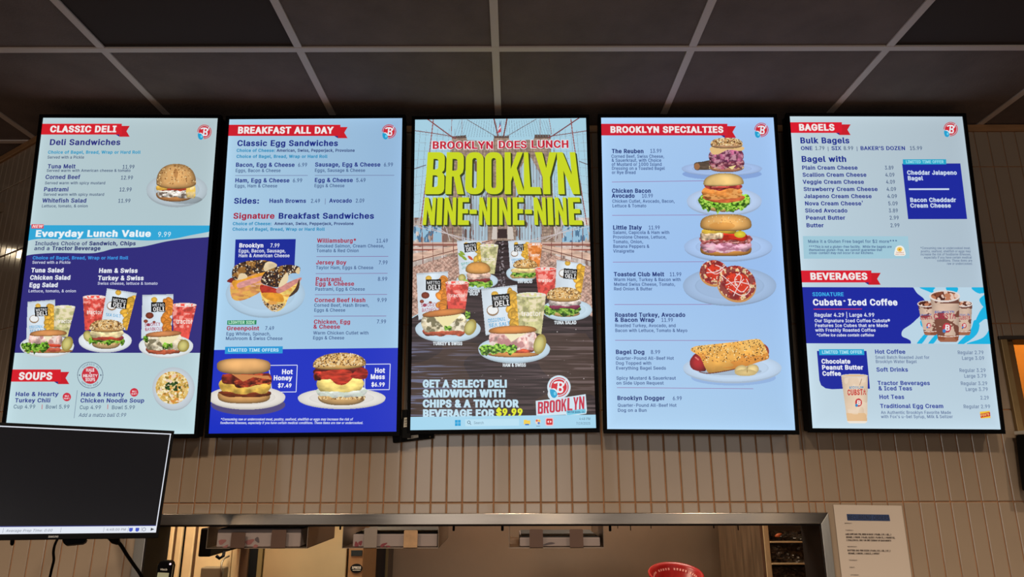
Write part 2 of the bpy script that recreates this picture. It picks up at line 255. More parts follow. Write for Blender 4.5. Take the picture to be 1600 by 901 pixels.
[108,189,[139,-2,101,3,74,20,58,47,53,84,53,509,114,509,114,99,120,62,130,54,146,52,160,53,170,54,181,3,162,-1]],
[109,610,[53,0,53,379,112,379,112,295,108,295,118,323,132,346,172,376,219,386,257,380,287,361,309,331,321,295,312,295,322,321,337,343,381,375,437,386,468,383,497,372,522,354,541,328,553,296,557,255,557,0,496,0,496,254,490,289,473,313,447,326,419,330,395,328,374,320,345,290,335,247,335,0,274,0,274,260,269,288,253,311,229,326,199,330,158,320,140,307,126,289,117,266,114,238,114,0]],
[110,410,[114,227,114,0,53,0,53,379,112,379,112,287,102,287,124,332,152,362,187,379,227,384,264,380,295,369,321,349,341,321,353,285,357,240,357,0,296,0,296,235,290,275,273,304,246,323,210,329,184,326,161,317,141,303,126,283,117,257]],
[111,415,[207,-8,159,-2,117,16,82,46,56,85,40,133,34,187,40,243,56,291,82,330,117,360,159,378,207,384,256,378,299,360,333,330,359,291,376,243,381,187,376,133,359,85,333,46,299,16,256,-2],[207,46,242,51,270,66,292,89,307,117,316,151,319,187,316,224,307,258,292,287,270,310,242,325,207,330,173,325,145,310,124,287,108,258,99,224,96,187,99,151,108,117,124,89,145,66,173,51]],
[112,424,[53,-143,53,379,112,379,112,319,118,319,137,346,171,373,197,381,229,384,274,378,313,361,345,332,370,293,385,245,390,189,385,133,370,84,346,45,313,16,274,-2,229,-8,198,-5,173,4,138,31,118,59,114,59,114,-143],[220,47,253,51,279,66,301,88,316,117,325,151,328,189,325,227,316,261,301,290,280,311,253,325,220,330,188,325,161,312,140,291,125,263,116,229,113,189,116,150,125,115,140,86,162,65,188,51]],
[113,424,[372,-143,311,-143,311,59,306,59,287,31,252,4,227,-5,195,-8,151,-2,111,16,79,45,55,84,39,133,34,189,39,245,55,293,79,332,112,361,151,378,196,384,228,381,253,373,287,346,307,319,313,319,313,379,372,379],[205,47,236,51,263,65,284,86,299,115,309,150,312,189,309,229,300,263,284,291,263,312,237,325,205,330,172,325,145,311,124,290,108,261,99,227,96,189,99,151,109,117,124,88,145,66,172,51]],
[114,259,[53,0,53,379,112,379,112,321,130,347,152,367,181,380,213,385,229,384,243,384,243,322,230,324,207,326,182,323,159,315,140,301,126,284,117,262,114,237,114,0]],
[115,365,[182,-8,145,-5,112,3,84,18,62,38,45,63,36,94,94,107,105,79,124,60,150,49,181,45,217,50,244,62,262,81,268,103,265,121,254,136,237,147,212,155,149,170,104,186,72,208,53,237,47,274,51,305,65,332,87,354,115,370,149,381,187,384,223,381,254,372,279,358,299,339,324,290,268,277,258,298,243,316,219,328,187,333,156,329,131,317,114,299,109,277,112,258,124,243,172,223,229,209,275,194,306,171,325,142,331,107,326,75,312,47,290,24,260,6,223,-5]],
[116,227,[204,379,204,327,6,327,6,379],[65,471,126,471,126,98,128,76,136,61,150,53,170,50,185,51,202,54,213,2,192,-3,168,-4,125,2,92,21,72,52,65,93]],
[117,410,[182,-5,146,-1,115,11,89,31,69,59,57,95,53,139,53,379,114,379,114,144,119,105,137,75,164,56,200,50,226,53,249,62,268,77,283,97,293,122,296,153,296,379,357,379,357,0,298,0,298,92,307,92,286,47,257,17,222,0]],
[118,389,[163,0,17,379,84,379,165,155,187,87,206,21,184,21,203,87,224,155,305,379,371,379,226,0]],
[119,567,[138,0,23,379,87,379,133,214,154,137,175,41,165,41,186,135,206,214,252,379,316,379,362,214,382,136,402,41,391,41,413,135,434,214,480,379,545,379,429,0,368,0,319,172,305,225,291,280,277,338,291,338,277,280,263,225,248,172,199,0]],
[120,379,[21,0,171,218,171,171,29,379,100,379,147,306,179,253,207,206,175,206,202,253,233,306,282,379,352,379,209,169,209,214,358,0,287,0,231,85,200,136,173,182,205,182,178,136,148,85,91,0]],
[121,389,[47,-139,61,-86,71,-87,104,-89,130,-74,151,-36,163,-1,17,379,84,379,165,155,187,87,206,21,184,21,202,87,224,155,305,379,371,379,204,-58,177,-107,139,-136,91,-145,65,-143]],
[122,380,[42,0,42,46,254,320,48,323,48,379,333,379,333,331,126,60,339,56,339,0]],
[124,230,[141,673,141,-164,88,-164,88,673]],
[174,463,[231,118,192,122,154,134,121,152,91,177,67,206,48,240,37,277,33,317,37,357,48,394,67,428,91,457,121,482,154,500,192,512,231,516,271,512,309,500,343,482,372,457,396,428,415,394,426,357,430,317,426,277,415,240,396,206,372,177,343,152,309,134,271,122],[231,166,271,171,307,187,338,210,362,241,377,277,382,317,377,357,362,393,338,423,307,447,271,462,231,467,192,462,156,447,125,423,101,393,86,357,81,317,86,277,101,241,125,210,156,187,192,171],[273,226,228,312,273,312,319,226],[161,226,161,409,253,409,279,402,302,383,311,350,302,316,278,295,250,287,185,287,185,319,239,319,257,327,267,350,264,364,257,372,239,378,203,378,203,226]]
]
CAP = .509
FONT = {}
for row in GLYPHS:
    FONT[chr(row[0])] = (row[1] / 1000 / CAP, [[(l[i] / 1000 / CAP, l[i+1] / 1000 / CAP) for i in range(0, len(l), 2)] for l in row[2:]])
FONT['\u00a6'] = (.195 / CAP, [[(.063 / CAP, 0), (.132 / CAP, 0), (.132 / CAP, 1), (.063 / CAP, 1)]])   # plain upright stroke for block capitals
FONT[' '] = (.30 / CAP * .65, [])
def grow(loop, d):
    n = len(loop); out = []
    for i in range(n):
        p, q, r = loop[i-1], loop[i], loop[(i+1) % n]
        ax, ay = q[0]-p[0], q[1]-p[1]; bx, by = r[0]-q[0], r[1]-q[1]
        la = math.hypot(ax, ay) or 1e-6; lb = math.hypot(bx, by) or 1e-6
        n1 = (-ay/la, ax/la); n2 = (-by/lb, bx/lb)
        mx, my = n1[0]+n2[0], n1[1]+n2[1]; l2 = mx*mx + my*my
        k = 2 / max(l2, 1.0)
        out.append((q[0] + d*mx*k/1.0, q[1] + d*my*k*.6))
    return out
def fill(loops):
    """triangles of a flat outline with holes; returns points and triangles"""
    vs = []; ed = []
    for l in loops:
        n = len(vs); vs += [Vector((p[0], p[1])) for p in l]; ed += [(n + i, n + (i + 1) % len(l)) for i in range(len(l))]
    pv, _, pf, *_ = delaunay_2d_cdt(vs, ed, [], 0, 1e-6); out = []
    for f in pf:
        x = sum(pv[i].x for i in f) / 3; y = sum(pv[i].y for i in f) / 3; wn = 0
        for l in loops:
            for i in range(len(l)):
                (xa, ya), (xb, yb) = l[i-1], l[i]
                if (ya > y) != (yb > y) and x < (xb - xa) * (y - ya) / (yb - ya) + xa: wn += 1 if yb > ya else -1
        if wn: out.append(tuple(f))
    return [(p.x, p.y) for p in pv], out
def area(l): return .5 * sum(l[i-1][0]*l[i][1] - l[i][0]*l[i-1][1] for i in range(len(l)))
GC = {}
def glyph(ch, d):
    k = (ch, d)
    if k not in GC:
        adv, loops = FONT[ch]
        if d and loops:
            big = max(loops, key=lambda l: abs(area(l))); sg = -1 if area(big) > 0 else 1
            loops = [grow(l, d * sg) for l in loops]
        vs, tris = fill(loops) if loops else ([], [])
        GC[k] = (adv + 1.3 * d, vs, tris, loops)
    return GC[k]
def text_geo(s, d=0.0, shear=0.0, track=0.0):
    """vertices (cap height 1, start at x = 0), triangles and total width"""
    X = 0.0; vs = []; ts = []
    for ch in s:
        adv, v, t, _ = glyph(ch, d); n = len(vs)
        vs += [(x + X + shear * y, y) for x, y in v]; ts += [(a+n, b+n, c+n) for a, b, c in t]
        X += adv + track
    return vs, ts, X - track

# ------------------------------------------------------------------ the room
TILE_W, TILE_H, YW = .05256, .3033, 2.376
ZC = 1.275                                  # ceiling height above the camera
m_tile = mat('glazed_tan_tile', (150, 132, 114), .16, noise=.06, nscale=3, coat=.3)
m_grout = mat('brown_grout', (156, 104, 64), .8, noise=.2, nscale=40)
m_ceil = mat('dark_ceiling_tile', (103, 90, 85), .95, noise=.14, nscale=9, bump=.25, bscale=160)
m_tbar = mat('grey_ceiling_grid', (196, 182, 174), .55)
m_trim = mat('brown_wood_trim', (150, 108, 70), .5, noise=.12, nscale=14, stretch=(1, 8, 8))
m_plaster = mat('warm_plaster', (120, 100, 80), .9, noise=.06)
m_floor = mat('brown_floor_tile', (96, 78, 64), .5, noise=.2, nscale=6)

def tiled(name, u0, u1, z0, z1, place, holes, up0, zr0, seed):
    """a tiled wall: each tile a raised slab with sloping edges on a grout bed; place(u, z, out) -> point"""
    rnd = random.Random(seed); mb = MB()
    us = sorted({u0, u1} | {h[0] for h in holes if u0 < h[0] < u1} | {h[1] for h in holes if u0 < h[1] < u1})
    zs = sorted({z0, z1} | {h[2] for h in holes if z0 < h[2] < z1} | {h[3] for h in holes if z0 < h[3] < z1})
    inside = lambda u, z: any(h[0] < u < h[1] and h[2] < z < h[3] for h in holes)
    for a, b in zip(us, us[1:]):
        for c, d in zip(zs, zs[1:]):
            if not inside((a+b)/2, (c+d)/2):
                mb.quad([place(a, c, 0), place(b, c, 0), place(b, d, 0), place(a, d, 0)], 1)
                bk = [place(a, c, -.12), place(a, d, -.12), place(b, d, -.12), place(b, c, -.12)]; mb.quad(bk, 1)
    lines_u = [up0 + i * TILE_W for i in range(int((u0-up0)/TILE_W)-1, int((u1-up0)/TILE_W)+2)]
    lines_z = [zr0 + i * TILE_H for i in range(int((z0-zr0)/TILE_H)-1, int((z1-zr0)/TILE_H)+2)]
    lines_u = sorted([u0, u1] + [l for l in lines_u if u0 < l < u1]); lines_z = sorted([z0, z1] + [l for l in lines_z if z0 < l < z1])
    g, e, t = .0013, .0030, .0038
    def cells(a, b, c, d):
        for h in holes:                                     # cut away what an opening takes from this tile
            if h[0] < b and h[1] > a and h[2] < d and h[3] > c:
                if h[0] > a: yield from cells(a, h[0], c, d)
                if h[1] < b: yield from cells(h[1], b, c, d)
                m0, m1 = max(a, h[0]), min(b, h[1])
                if h[2] > c: yield from cells(m0, m1, c, h[2])
                if h[3] < d: yield from cells(m0, m1, h[3], d)
                return
        yield a, b, c, d
    for ua, ub in zip(lines_u, lines_u[1:]):
        for za, zb_ in zip(lines_z, lines_z[1:]):
            for a, b, c, d in cells(ua, ub, za, zb_):
                if b - a < .009 or d - c < .009: continue
                j = lambda: t + rnd.uniform(-.0003, .0003)
                o = [(a+g, c+g), (b-g, c+g), (b-g, d-g), (a+g, d-g)]
                k = [(a+g+e*.3, c+g+e*.3), (b-g-e*.3, c+g+e*.3), (b-g-e*.3, d-g-e*.3), (a+g+e*.3, d-g-e*.3)]
                q = [(a+g+e, c+g+e), (b-g-e, c+g+e), (b-g-e, d-g-e), (a+g+e, d-g-e)]
                tl, tr = j(), j(); h = [tl, tr, tr, tl]
                vs = [place(*p, 0) for p in o] + [place(*p, h[i] * .72) for i, p in enumerate(k)] + [place(*p, h[i]) for i, p in enumerate(q)]
                fs = [(8, 9, 10, 11)]
                for r in (0, 4): fs += [(r+i, r+(i+1) % 4, r+4+(i+1) % 4, r+4+i) for i in range(4)]
                mb.add(vs, fs, 0)
    return tag(mb.build(name, [m_tile, m_grout]), kind='structure')

OPEN = (-1.198, 1.010, -.95, -.1774)      # pass-through to the kitchen
SIDE = (1.7420, 2.60, -.12, .4494)          # opening at the right
COR = -1.765                                # corner where the wall turns away
DIR = (-.832, .554)
holes = [(OPEN[0], OPEN[1], OPEN[2], OPEN[3]), SIDE]
tiled('wall_back', COR, 3.0, -1.6, 1.262, lambda u, z, o: Vector((u, YW - o, z)), holes, .0415, -.1105, 3)
tiled('wall_left', 0, 1.9, -1.6, 1.262, lambda u, z, o: Vector((COR + DIR[0]*u - DIR[1]*o, YW + DIR[1]*u + DIR[0]*o, z)), [], .02, -.1105, 4)
mb = MB(); mb.box((COR, YW - .014, 1.246), (3.0, YW, ZC - .001))
tag(mb.build('trim_1', m_trim, bevel=.003), kind='structure')
mb = MB(); P = lambda u, o, z: Vector((COR + DIR[0]*u - DIR[1]*o, YW + DIR[1]*u + DIR[0]*o, z))
mb.prism([P(0, .0, 1.246), P(1.9, .0, 1.246), P(1.9, .014, 1.246), P(0.006, .014, 1.246)], (0, 0, .028))
tag(mb.build('trim_2', m_trim, bevel=.003), kind='structure')

# ceiling: tiles lying in a grid of bars
GX0, GS, GY = -1.285, .617, 1.8715
xs = [GX0 + i * GS for i in range(-5, 10)]; ys = [GY + i * GS for i in range(-9, 3)]
mb = MB(); VENTS = [(5, 8), (9, 8)]
for i in range(len(xs) - 1):
    for j in range(len(ys) - 1):
        if (i, j) in VENTS: continue
        mb.box((xs[i] + .002, ys[j] + .002, ZC + .003), (xs[i+1] - .002, ys[j+1] - .002, ZC + .018))
tag(mb.build('ceiling', m_ceil), kind='structure')
mb = MB()
for y in ys: mb.box((xs[0], y - .011, ZC - .003), (xs[-1], y + .011, ZC + .0025))
for x in xs:
    for j in range(len(ys) - 1): mb.box((x - .012, ys[j] + .011, ZC - .002), (x + .012, ys[j+1] - .011, ZC + .0025))
tag(mb.build('trim_3', m_tbar), kind='structure')
m_vent = bpy.data.materials.new('perforated_dark_metal'); m_vent.use_nodes = True
nt = m_vent.node_tree; b = nt.nodes['Principled BSDF']; b.inputs['Roughness'].default_value = .9; b.inputs['Specular IOR Level'].default_value = .1
tc = nt.nodes.new('ShaderNodeTexCoord'); vo = nt.nodes.new('ShaderNodeTexVoronoi'); vo.inputs['Scale'].default_value = 190; vo.inputs['Randomness'].default_value = 0
rp = nt.nodes.new('ShaderNodeValToRGB'); rp.color_ramp.elements[0].position = .33; rp.color_ramp.elements[1].position = .40
rp.color_ramp.elements[0].color = rgba((14, 12, 12)); rp.color_ramp.elements[1].color = rgba((66, 59, 57))
nt.links.new(tc.outputs['Object'], vo.inputs['Vector']); nt.links.new(vo.outputs['Distance'], rp.inputs['Fac']); nt.links.new(rp.outputs[0], b.inputs['Base Color'])
m_dframe = mat('dark_vent_frame', (62, 56, 54), .5)
for (i, j), lab in zip(VENTS, ('perforated dark vent panel in the ceiling grid over the CLASSIC DELI and breakfast screens', 'perforated dark vent panel in the ceiling grid above the BAGELS screen')):
    t = empty('ceiling_vent', ((xs[i] + xs[i+1]) / 2, (ys[j] + ys[j+1]) / 2, ZC + .004)); tag(t, lab, 'vent', 'perforated ceiling vents')
    h = GS / 2 - .002; mb = MB(); mb.box((-h + .008, -h + .008, .003), (h - .008, h - .008, .008)); mb.build('perforated_panel', m_vent, t)
    mb = MB()
    for a in (((-h, -h), (h, -h + .008)), ((-h, h - .008), (h, h)), ((-h, -h + .008), (-h + .008, h - .008)), ((h - .008, -h + .008), (h, h - .008))):
        mb.box((*a[0], 0), (*a[1], .010))
    mb.build('vent_frame', m_dframe, t)

mb = MB(); mb.box((-4.4, -4.6, -1.66), (4.4, 5.2, -1.6)); tag(mb.build('floor', m_floor), kind='structure')
mb = MB(); mb.box((-4.4, -4.7, -1.6), (4.4, -4.6, 1.5)); tag(mb.build('wall_front', m_plaster), kind='structure')
mb = MB(); mb.box((4.3, -4.6, -1.6), (4.4, 5.2, 1.5)); tag(mb.build('wall_right', m_plaster), kind='structure')
mb = MB(); mb.box((-4.4, -4.6, -1.6), (-4.3, 5.2, 1.5)); tag(mb.build('wall_outer', m_plaster), kind='structure')

# ------------------------------------------------------------------ pass-through frame
m_steel = mat('brushed_steel', (136, 127, 118), .16, 1.0, noise=.10, nscale=5, stretch=(1, 10, 10))
m_steel_v = mat('brushed_steel_upright', (200, 196, 188), .3, 1.0, noise=.06, nscale=5, stretch=(14, 14, 1))
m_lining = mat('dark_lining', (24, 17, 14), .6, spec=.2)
m_dark = mat('dark_brown_panel', (52, 42, 36), .45, noise=.1)
m_black = mat('black_plastic', (5, 5, 7), .5, spec=.06)
m_matte = mat('matte_black', (7, 7, 8), .8, spec=.2)
YF = YW - .028
fr = empty('pass_through_frame', (-.095, YW, -.95)); tag(fr, 'brushed steel frame around the kitchen pass-through below the menu screens', 'frame')
L = Loc(fr); zt, zb = -.1425, -.1774; xl, xr = OPEN[0], OPEN[1]; wl, wr = .034, .028
L.prism([(xl - wl, YF, zt), (xr + wr, YF, zt), (xr, YF, zb), (xl, YF, zb)], (0, .027, 0)); L.build('header', m_steel, bevel=.0015)
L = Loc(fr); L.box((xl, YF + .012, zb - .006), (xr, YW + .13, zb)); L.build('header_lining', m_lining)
L = Loc(fr); L.prism([(xr + wr, YF, zt), (xr + wr, YF, -.95), (xr, YF, -.95), (xr, YF, zb)], (0, .027, 0)); L.build('jamb', m_steel_v, bevel=.0015)
L = Loc(fr); L.prism([(xl - wl, YF, -.95), (xl - wl, YF, zt), (xl, YF, zb), (xl, YF, -.95)], (0, .027, 0)); L.build('jamb', m_steel_v, bevel=.0015)
for xa, xb in ((xl, xl + .004), (xr - .004, xr)):
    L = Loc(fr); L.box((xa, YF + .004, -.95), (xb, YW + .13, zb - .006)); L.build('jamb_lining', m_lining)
L = Loc(fr); L.box((xl, YF - .05, -.99), (xr, YW + .2, -.95)); L.build('sill', m_steel)
for px, ln, r in ((785, 7, .0045), (953, 8, .0045), (965, 4, .0012), (985, 7, .0014), (1017, 4, .0012), (1115, 4, .002), (1153, 7, .0018), (709, 7, .004), (532, 5, .003)):
    p = W(px, 820, YF + .03); L = Loc(fr)
    L.tube([(p.x, p.y, zb - .004), (p.x, p.y, zb - .006 - ln * .0021), (p.x, p.y, zb - .0075 - ln * .0021)], [r, r, r * .55], 10); L.build('screw', m_black)

# ------------------------------------------------------------------ kitchen behind the opening
YK = 3.75
m_ksteel = mat('smudged_steel_sheet', (150, 128, 106), .42, .85, noise=.16, nscale=2.2)
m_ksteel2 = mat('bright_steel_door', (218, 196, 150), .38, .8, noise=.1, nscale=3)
m_cream = mat('cream_panel', (214, 190, 146), .5, noise=.05)
m_brown = mat('brown_edge_strip', (84, 62, 42), .5)
mb = MB(); mb.box((-2.6, YK, -1.6), (1.62, YK + .04, 1.2))
tag(mb.build('wall_kitchen', m_ksteel), kind='structure')
mb = MB(); mb.box((-2.6, YW + .18, 1.0), (1.62, YK, 1.04)); tag(mb.build('ceiling_kitchen', m_plaster), kind='structure')
mb = MB(); mb.box((1.62, YW + .125, -1.6), (1.66, YK + .04, 1.2)); tag(mb.build('wall_partition', m_plaster), kind='structure')
# cupboard with cream doors at the left
def xk(px, Y, py=860): return W(px, py, Y).x
Y1 = 3.1
cb = empty('kitchen_cupboard', (xk(310, Y1), Y1, -1.6)); tag(cb, 'tall cream kitchen cupboard with dark door gaps, behind the left end of the pass-through', 'cupboard')
L = Loc(cb); L.box((xk(225, Y1), Y1 + .02, -1.6), (xk(402, Y1), Y1 + .5, .55)); L.build('body', m_matte)
for a, b, m in ((230, 268, m_cream), (272.5, 281.5, m_cream), (286.5, 301, m_cream), (306, 362, m_cream), (363, 375, m_cream)):
    L = Loc(cb); L.box((xk(a, Y1), Y1, -1.58), (xk(b, Y1), Y1 + .02, .54)); L.build('door', m, bevel=.004)
for a, b in ((268.5, 272), (301.5, 305.5), (375.5, 388)):
    L = Loc(cb); L.box((xk(a, Y1), Y1 + .006, -1.58), (xk(b, Y1), Y1 + .02, .54)); L.build('edge_strip', m_brown)
# steel refrigerator with a bright door
Y2 = 3.1
rf = empty('refrigerator', (xk(478, Y2), Y2, -1.6)); tag(rf, 'steel refrigerator door glowing warm yellow, seen through the pass-through left of the control post', 'refrigerator')
L = Loc(rf); L.box((xk(409, Y2), Y2 + .035, -1.6), (xk(545, Y2), 3.5, .5)); L.build('body', m_dark)
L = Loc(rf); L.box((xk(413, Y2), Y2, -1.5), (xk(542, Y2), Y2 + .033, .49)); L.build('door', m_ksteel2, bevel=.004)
L = Loc(rf); L.box((xk(404, Y2), Y2 - .003, -1.5), (xk(411, Y2), Y2 + .02, .49)); L.build('hinge_strip', mat('olive_strip', (112, 96, 60), .5))
# control post with a small display and an oval badge
Y3 = 3.1
cp = empty('control_post', (xk(556, Y3), Y3, -1.6)); tag(cp, 'upright steel control post with a dark display and black oval badge, right of the refrigerator', 'appliance')
L = Loc(cp); L.box((xk(545, Y3), Y3, -1.6), (xk(568, Y3), Y3 + .3, .5)); L.build('post', mat('tan_steel', (150, 112, 74), .5, .4, noise=.06), bevel=.003)
a, b = W(549, 859, Y3), W(566, 868, Y3)
L = Loc(cp); L.box((a.x, Y3 - .004, a.z), (b.x, Y3, b.z)); L.build('display', mat('dark_display', (28, 32, 30), .2), bevel=.001)
c = W(557, 887.5, Y3); ry, rz = (W(566.5, 887, Y3).x - c.x), .0185
L = Loc(cp); pts = [(c.x + ry * math.cos(t) * (1.0 if abs(math.sin(t)) < .9 else 1), Y3 - .003, c.z + rz * math.sin(t)) for t in np.linspace(0, 2 * math.pi, 40)[:-1]]
L.prism(pts, (0, .003, 0)); bd = L.build('badge', m_matte)
def wall_text(owner, name, s, p0, p1, cap, y, m, d=.05, parent=None, shear=0.0):
    """lettering standing on an upright plane facing the camera, from p0 to p1"""
    vs, ts, w = text_geo(s, d, shear); k = (p1[0] - p0[0]) / w; dz = (p1[1] - p0[1]) / (p1[0] - p0[0]) if p1[0] != p0[0] else 0
    L = Loc(owner); L.add([(p0[0] + x * k, y, p0[1] + x * k * dz + yy * cap) for x, yy in vs], ts); return L.build(name, m, parent)
m_wt = mat('white_print', (225, 220, 210), .6)
wall_text(cp, 'badge_text', 'XPRESS', (c.x - ry * .72, c.z - .001), (c.x + ry * .8, c.z - .001), .009, Y3 - .0036, m_wt, parent=bd)
L = Loc(cp); L.box((c.x - ry * .6, Y3 - .0036, c.z - .0078), (c.x + ry * .7, Y3 - .003, c.z - .006)); L.build('badge_line', m_wt, bd)
# door posts right of the control post
dp = empty('kitchen_door_post', (xk(590, 3.6), 3.6, -1.6)); tag(dp, 'dark kitchen door post with pale yellow edge strip, right of the control post', 'post')
L = Loc(dp); L.box((xk(569, 3.6), 3.6, -1.6), (xk(607, 3.6), YK, .9)); L.build('post', m_dark)
L = Loc(dp); L.box((xk(580, 3.6), 3.585, -1.6), (xk(585, 3.6), 3.6, .9)); L.build('edge_strip', mat('yellow_strip', (226, 190, 112), .5))
L = Loc(dp); L.box((xk(603.5, 3.6), 3.59, -1.6), (xk(607, 3.6), 3.6, .9)); L.build('edge_strip', MATS['olive_strip'])
# junction box with a cable on the cupboard
a, b = W(322, 884, Y1), W(353, 930, Y1)
jb = empty('junction_box', ((a.x + b.x) / 2, Y1, b.z)); tag(jb, 'grey metal junction box with a looped conduit on the cream cupboard', 'box')
L = Loc(jb); L.box((a.x, Y1 - .05, b.z), (b.x, Y1 - .001, a.z)); L.build('body', mat('grey_metal', (120, 110, 92), .45, .6), bevel=.004)
q = [W(346, 900, Y1 - .06), W(345.5, 886, Y1 - .06), W(346.5, 879, Y1 - .05), W(350, 872, Y1 - .03), W(358, 868, Y1 - .01)]
L = Loc(jb); L.tube(q, .004, 8); L.build('conduit', MATS['grey_metal'])
# black wall box hanging at the left
a, b = W(319, 824, 2.75), W(338, 868, 2.75)
wb = empty('wall_unit', ((a.x + b.x) / 2, 2.75, b.z)); tag(wb, 'black plastic unit with cable hanging left of the leftmost wrap paper rack', 'unit')
L = Loc(wb); L.box((a.x, 2.72, b.z), (b.x - .012, Y1 - .001, a.z)); L.build('housing', m_black, bevel=.005)
L = Loc(wb); L.tube([W(338, 868, 2.74), W(343, 872, 2.74), W(349, 868, 2.75), (b.x + .02, 2.77, a.z - .09)], .006, 8); L.build('cable', m_black)

# shelves with wrapped trays at the right
Y4 = 2.95
m_wrap = mat('clear_wrap', (92, 86, 78), .13, .6, noise=.2, nscale=9, bump=1.0, bscale=14, stretch=(1, 1, 3.5))
sh = empty('tray_rack', (xk(1225, Y4), Y4, -1.6)); tag(sh, 'pale upright tray rack at the right end of the pass-through', 'rack')
L = Loc(sh); L.box((xk(1195, Y4), Y4, -1.6), (xk(1204, Y4), Y4 + .03, .4)); L.build('upright', m_cream, bevel=.003)
L = Loc(sh); L.box((xk(1195, Y4) - .012, Y4 + .002, -1.6), (xk(1195, Y4) - .001, 3.55, .4)); L.build('side_panel', mat('smudged_side_panel', (140, 118, 96), .4, .8, noise=.3, nscale=6, stretch=(1, 6, 1)))
L = Loc(sh); L.box((xk(1310, Y4), Y4, -1.6), (xk(1319, Y4), Y4 + .03, .4)); L.build('upright', m_cream, bevel=.003)
trays = []
for py0, py1 in ((826, 845), (846, 879), (882, 912)):
    a, b = W(1205, py0, Y4), W(1305, py1, Y4); trays.append((a, b))
    L = Loc(sh); L.box((xk(1204, Y4), Y4 - .004, b.z - .006), (xk(1310, Y4), Y4 + .4, b.z)); L.build('shelf', m_cream if py0 < 880 else m_brown, bevel=.001)
rnd = random.Random(5)
for (a, b), lab in zip(trays, ('tray of food under crinkled clear wrap on the upper rack shelf', 'crinkled dark plastic wrapped tray on the middle rack shelf', 'crinkled plastic wrapped tray on the lowest visible rack shelf')):
    nx, nz = 26, 12; vs = []; fs = []
    t = empty('wrapped_tray', ((a.x + b.x) / 2, Y4, b.z)); tag(t, lab, 'tray', 'wrapped trays on the kitchen rack')
    for k in range(nz + 1):
        for i in range(nx + 1):
            u, v = i / nx, k / nz
            vs.append((a.x + .004 + (b.x - a.x - .008) * u, Y4 + .004 + .012 * rnd.random() + .03 * v * v + .008 * math.sin(9 * u + 5 * v), b.z + .001 + (a.z - b.z - .012) * v))
    n0 = len(vs)
    for k in range(nz):
        for i in range(nx): fs.append((k*(nx+1)+i, k*(nx+1)+i+1, (k+1)*(nx+1)+i+1, (k+1)*(nx+1)+i))
    L = Loc(t); L.add(vs, fs, 0, False); L.build('wrap', m_wrap)
    L = Loc(t); L.box((a.x + .01, Y4 + .06, b.z + .001), (b.x - .01, Y4 + .36, a.z - .016)); L.build('tray', MATS['dark_brown_panel'], bevel=.004)
    if lab.startswith('tray of food'):
        L = Loc(t); c = W(1216, 836, Y4)
        L.tube([(c.x - .012, Y4 + .005, c.z - .004), (c.x, Y4 + .001, c.z), (c.x + .016, Y4 + .005, c.z + .006)], [.003, .008, .003], 8); L.build('food', mat('orange_food', (190, 96, 50), .4))

# red round basket
c = W(1053.5, 893.5, 2.95); rb = .110
rd = empty('red_basket', (c.x, 2.95, c.z - .1)); tag(rd, 'round red plastic basket with pale rim slots, standing behind the pass-through', 'basket'); rd.rotation_euler = (.28, 0, 0)
m_red = mat('red_plastic', (150, 18, 22), .35, noise=.06)
L = Loc(rd); L.lathe([(0, -.100), (.066, -.100), (.073, -.095), (rb - .012, -.012), (rb - .004, -.004), (rb, 0), (rb - .002, .004), (rb - .008, .004), (rb - .016, -.006), (.069, -.09), (0, -.092)], (c.x, 2.95, c.z), 64)
body = L.build('bowl', m_red)
L = Loc(rd)
for k in range(46):
    t = 2 * math.pi * k / 46; rr = rb - .026; rr2 = rb - .0215
    if k % 6 == 5: continue
    p = [(c.x + r * math.cos(w), 2.95 + r * math.sin(w), c.z + z) for r, z, w in ((rr, -.0195, t), (rr, -.0195, t + .075), (rr2, -.0125, t + .075), (rr2, -.0125, t))]
    L.quad(p)
L.build('rim_slot', mat('pale_pink', (214, 150, 140), .5), parent=rd)
st = empty('steel_worktop', (.5, 2.9, -1.6)); tag(st, 'steel kitchen worktop under the red basket', 'worktop')
zt2 = c.z - .1205
L = Loc(st); L.box((.1, 2.72, zt2 - .03), (.98, 3.3, zt2)); L.build('top', m_steel, bevel=.003)
for x, y in ((.14, 2.76), (.94, 2.76), (.14, 3.26), (.94, 3.26)):
    L = Loc(st); L.tube([(x, y, -1.6), (x, y, zt2 - .03)], .02, 12); L.build('leg', m_steel)

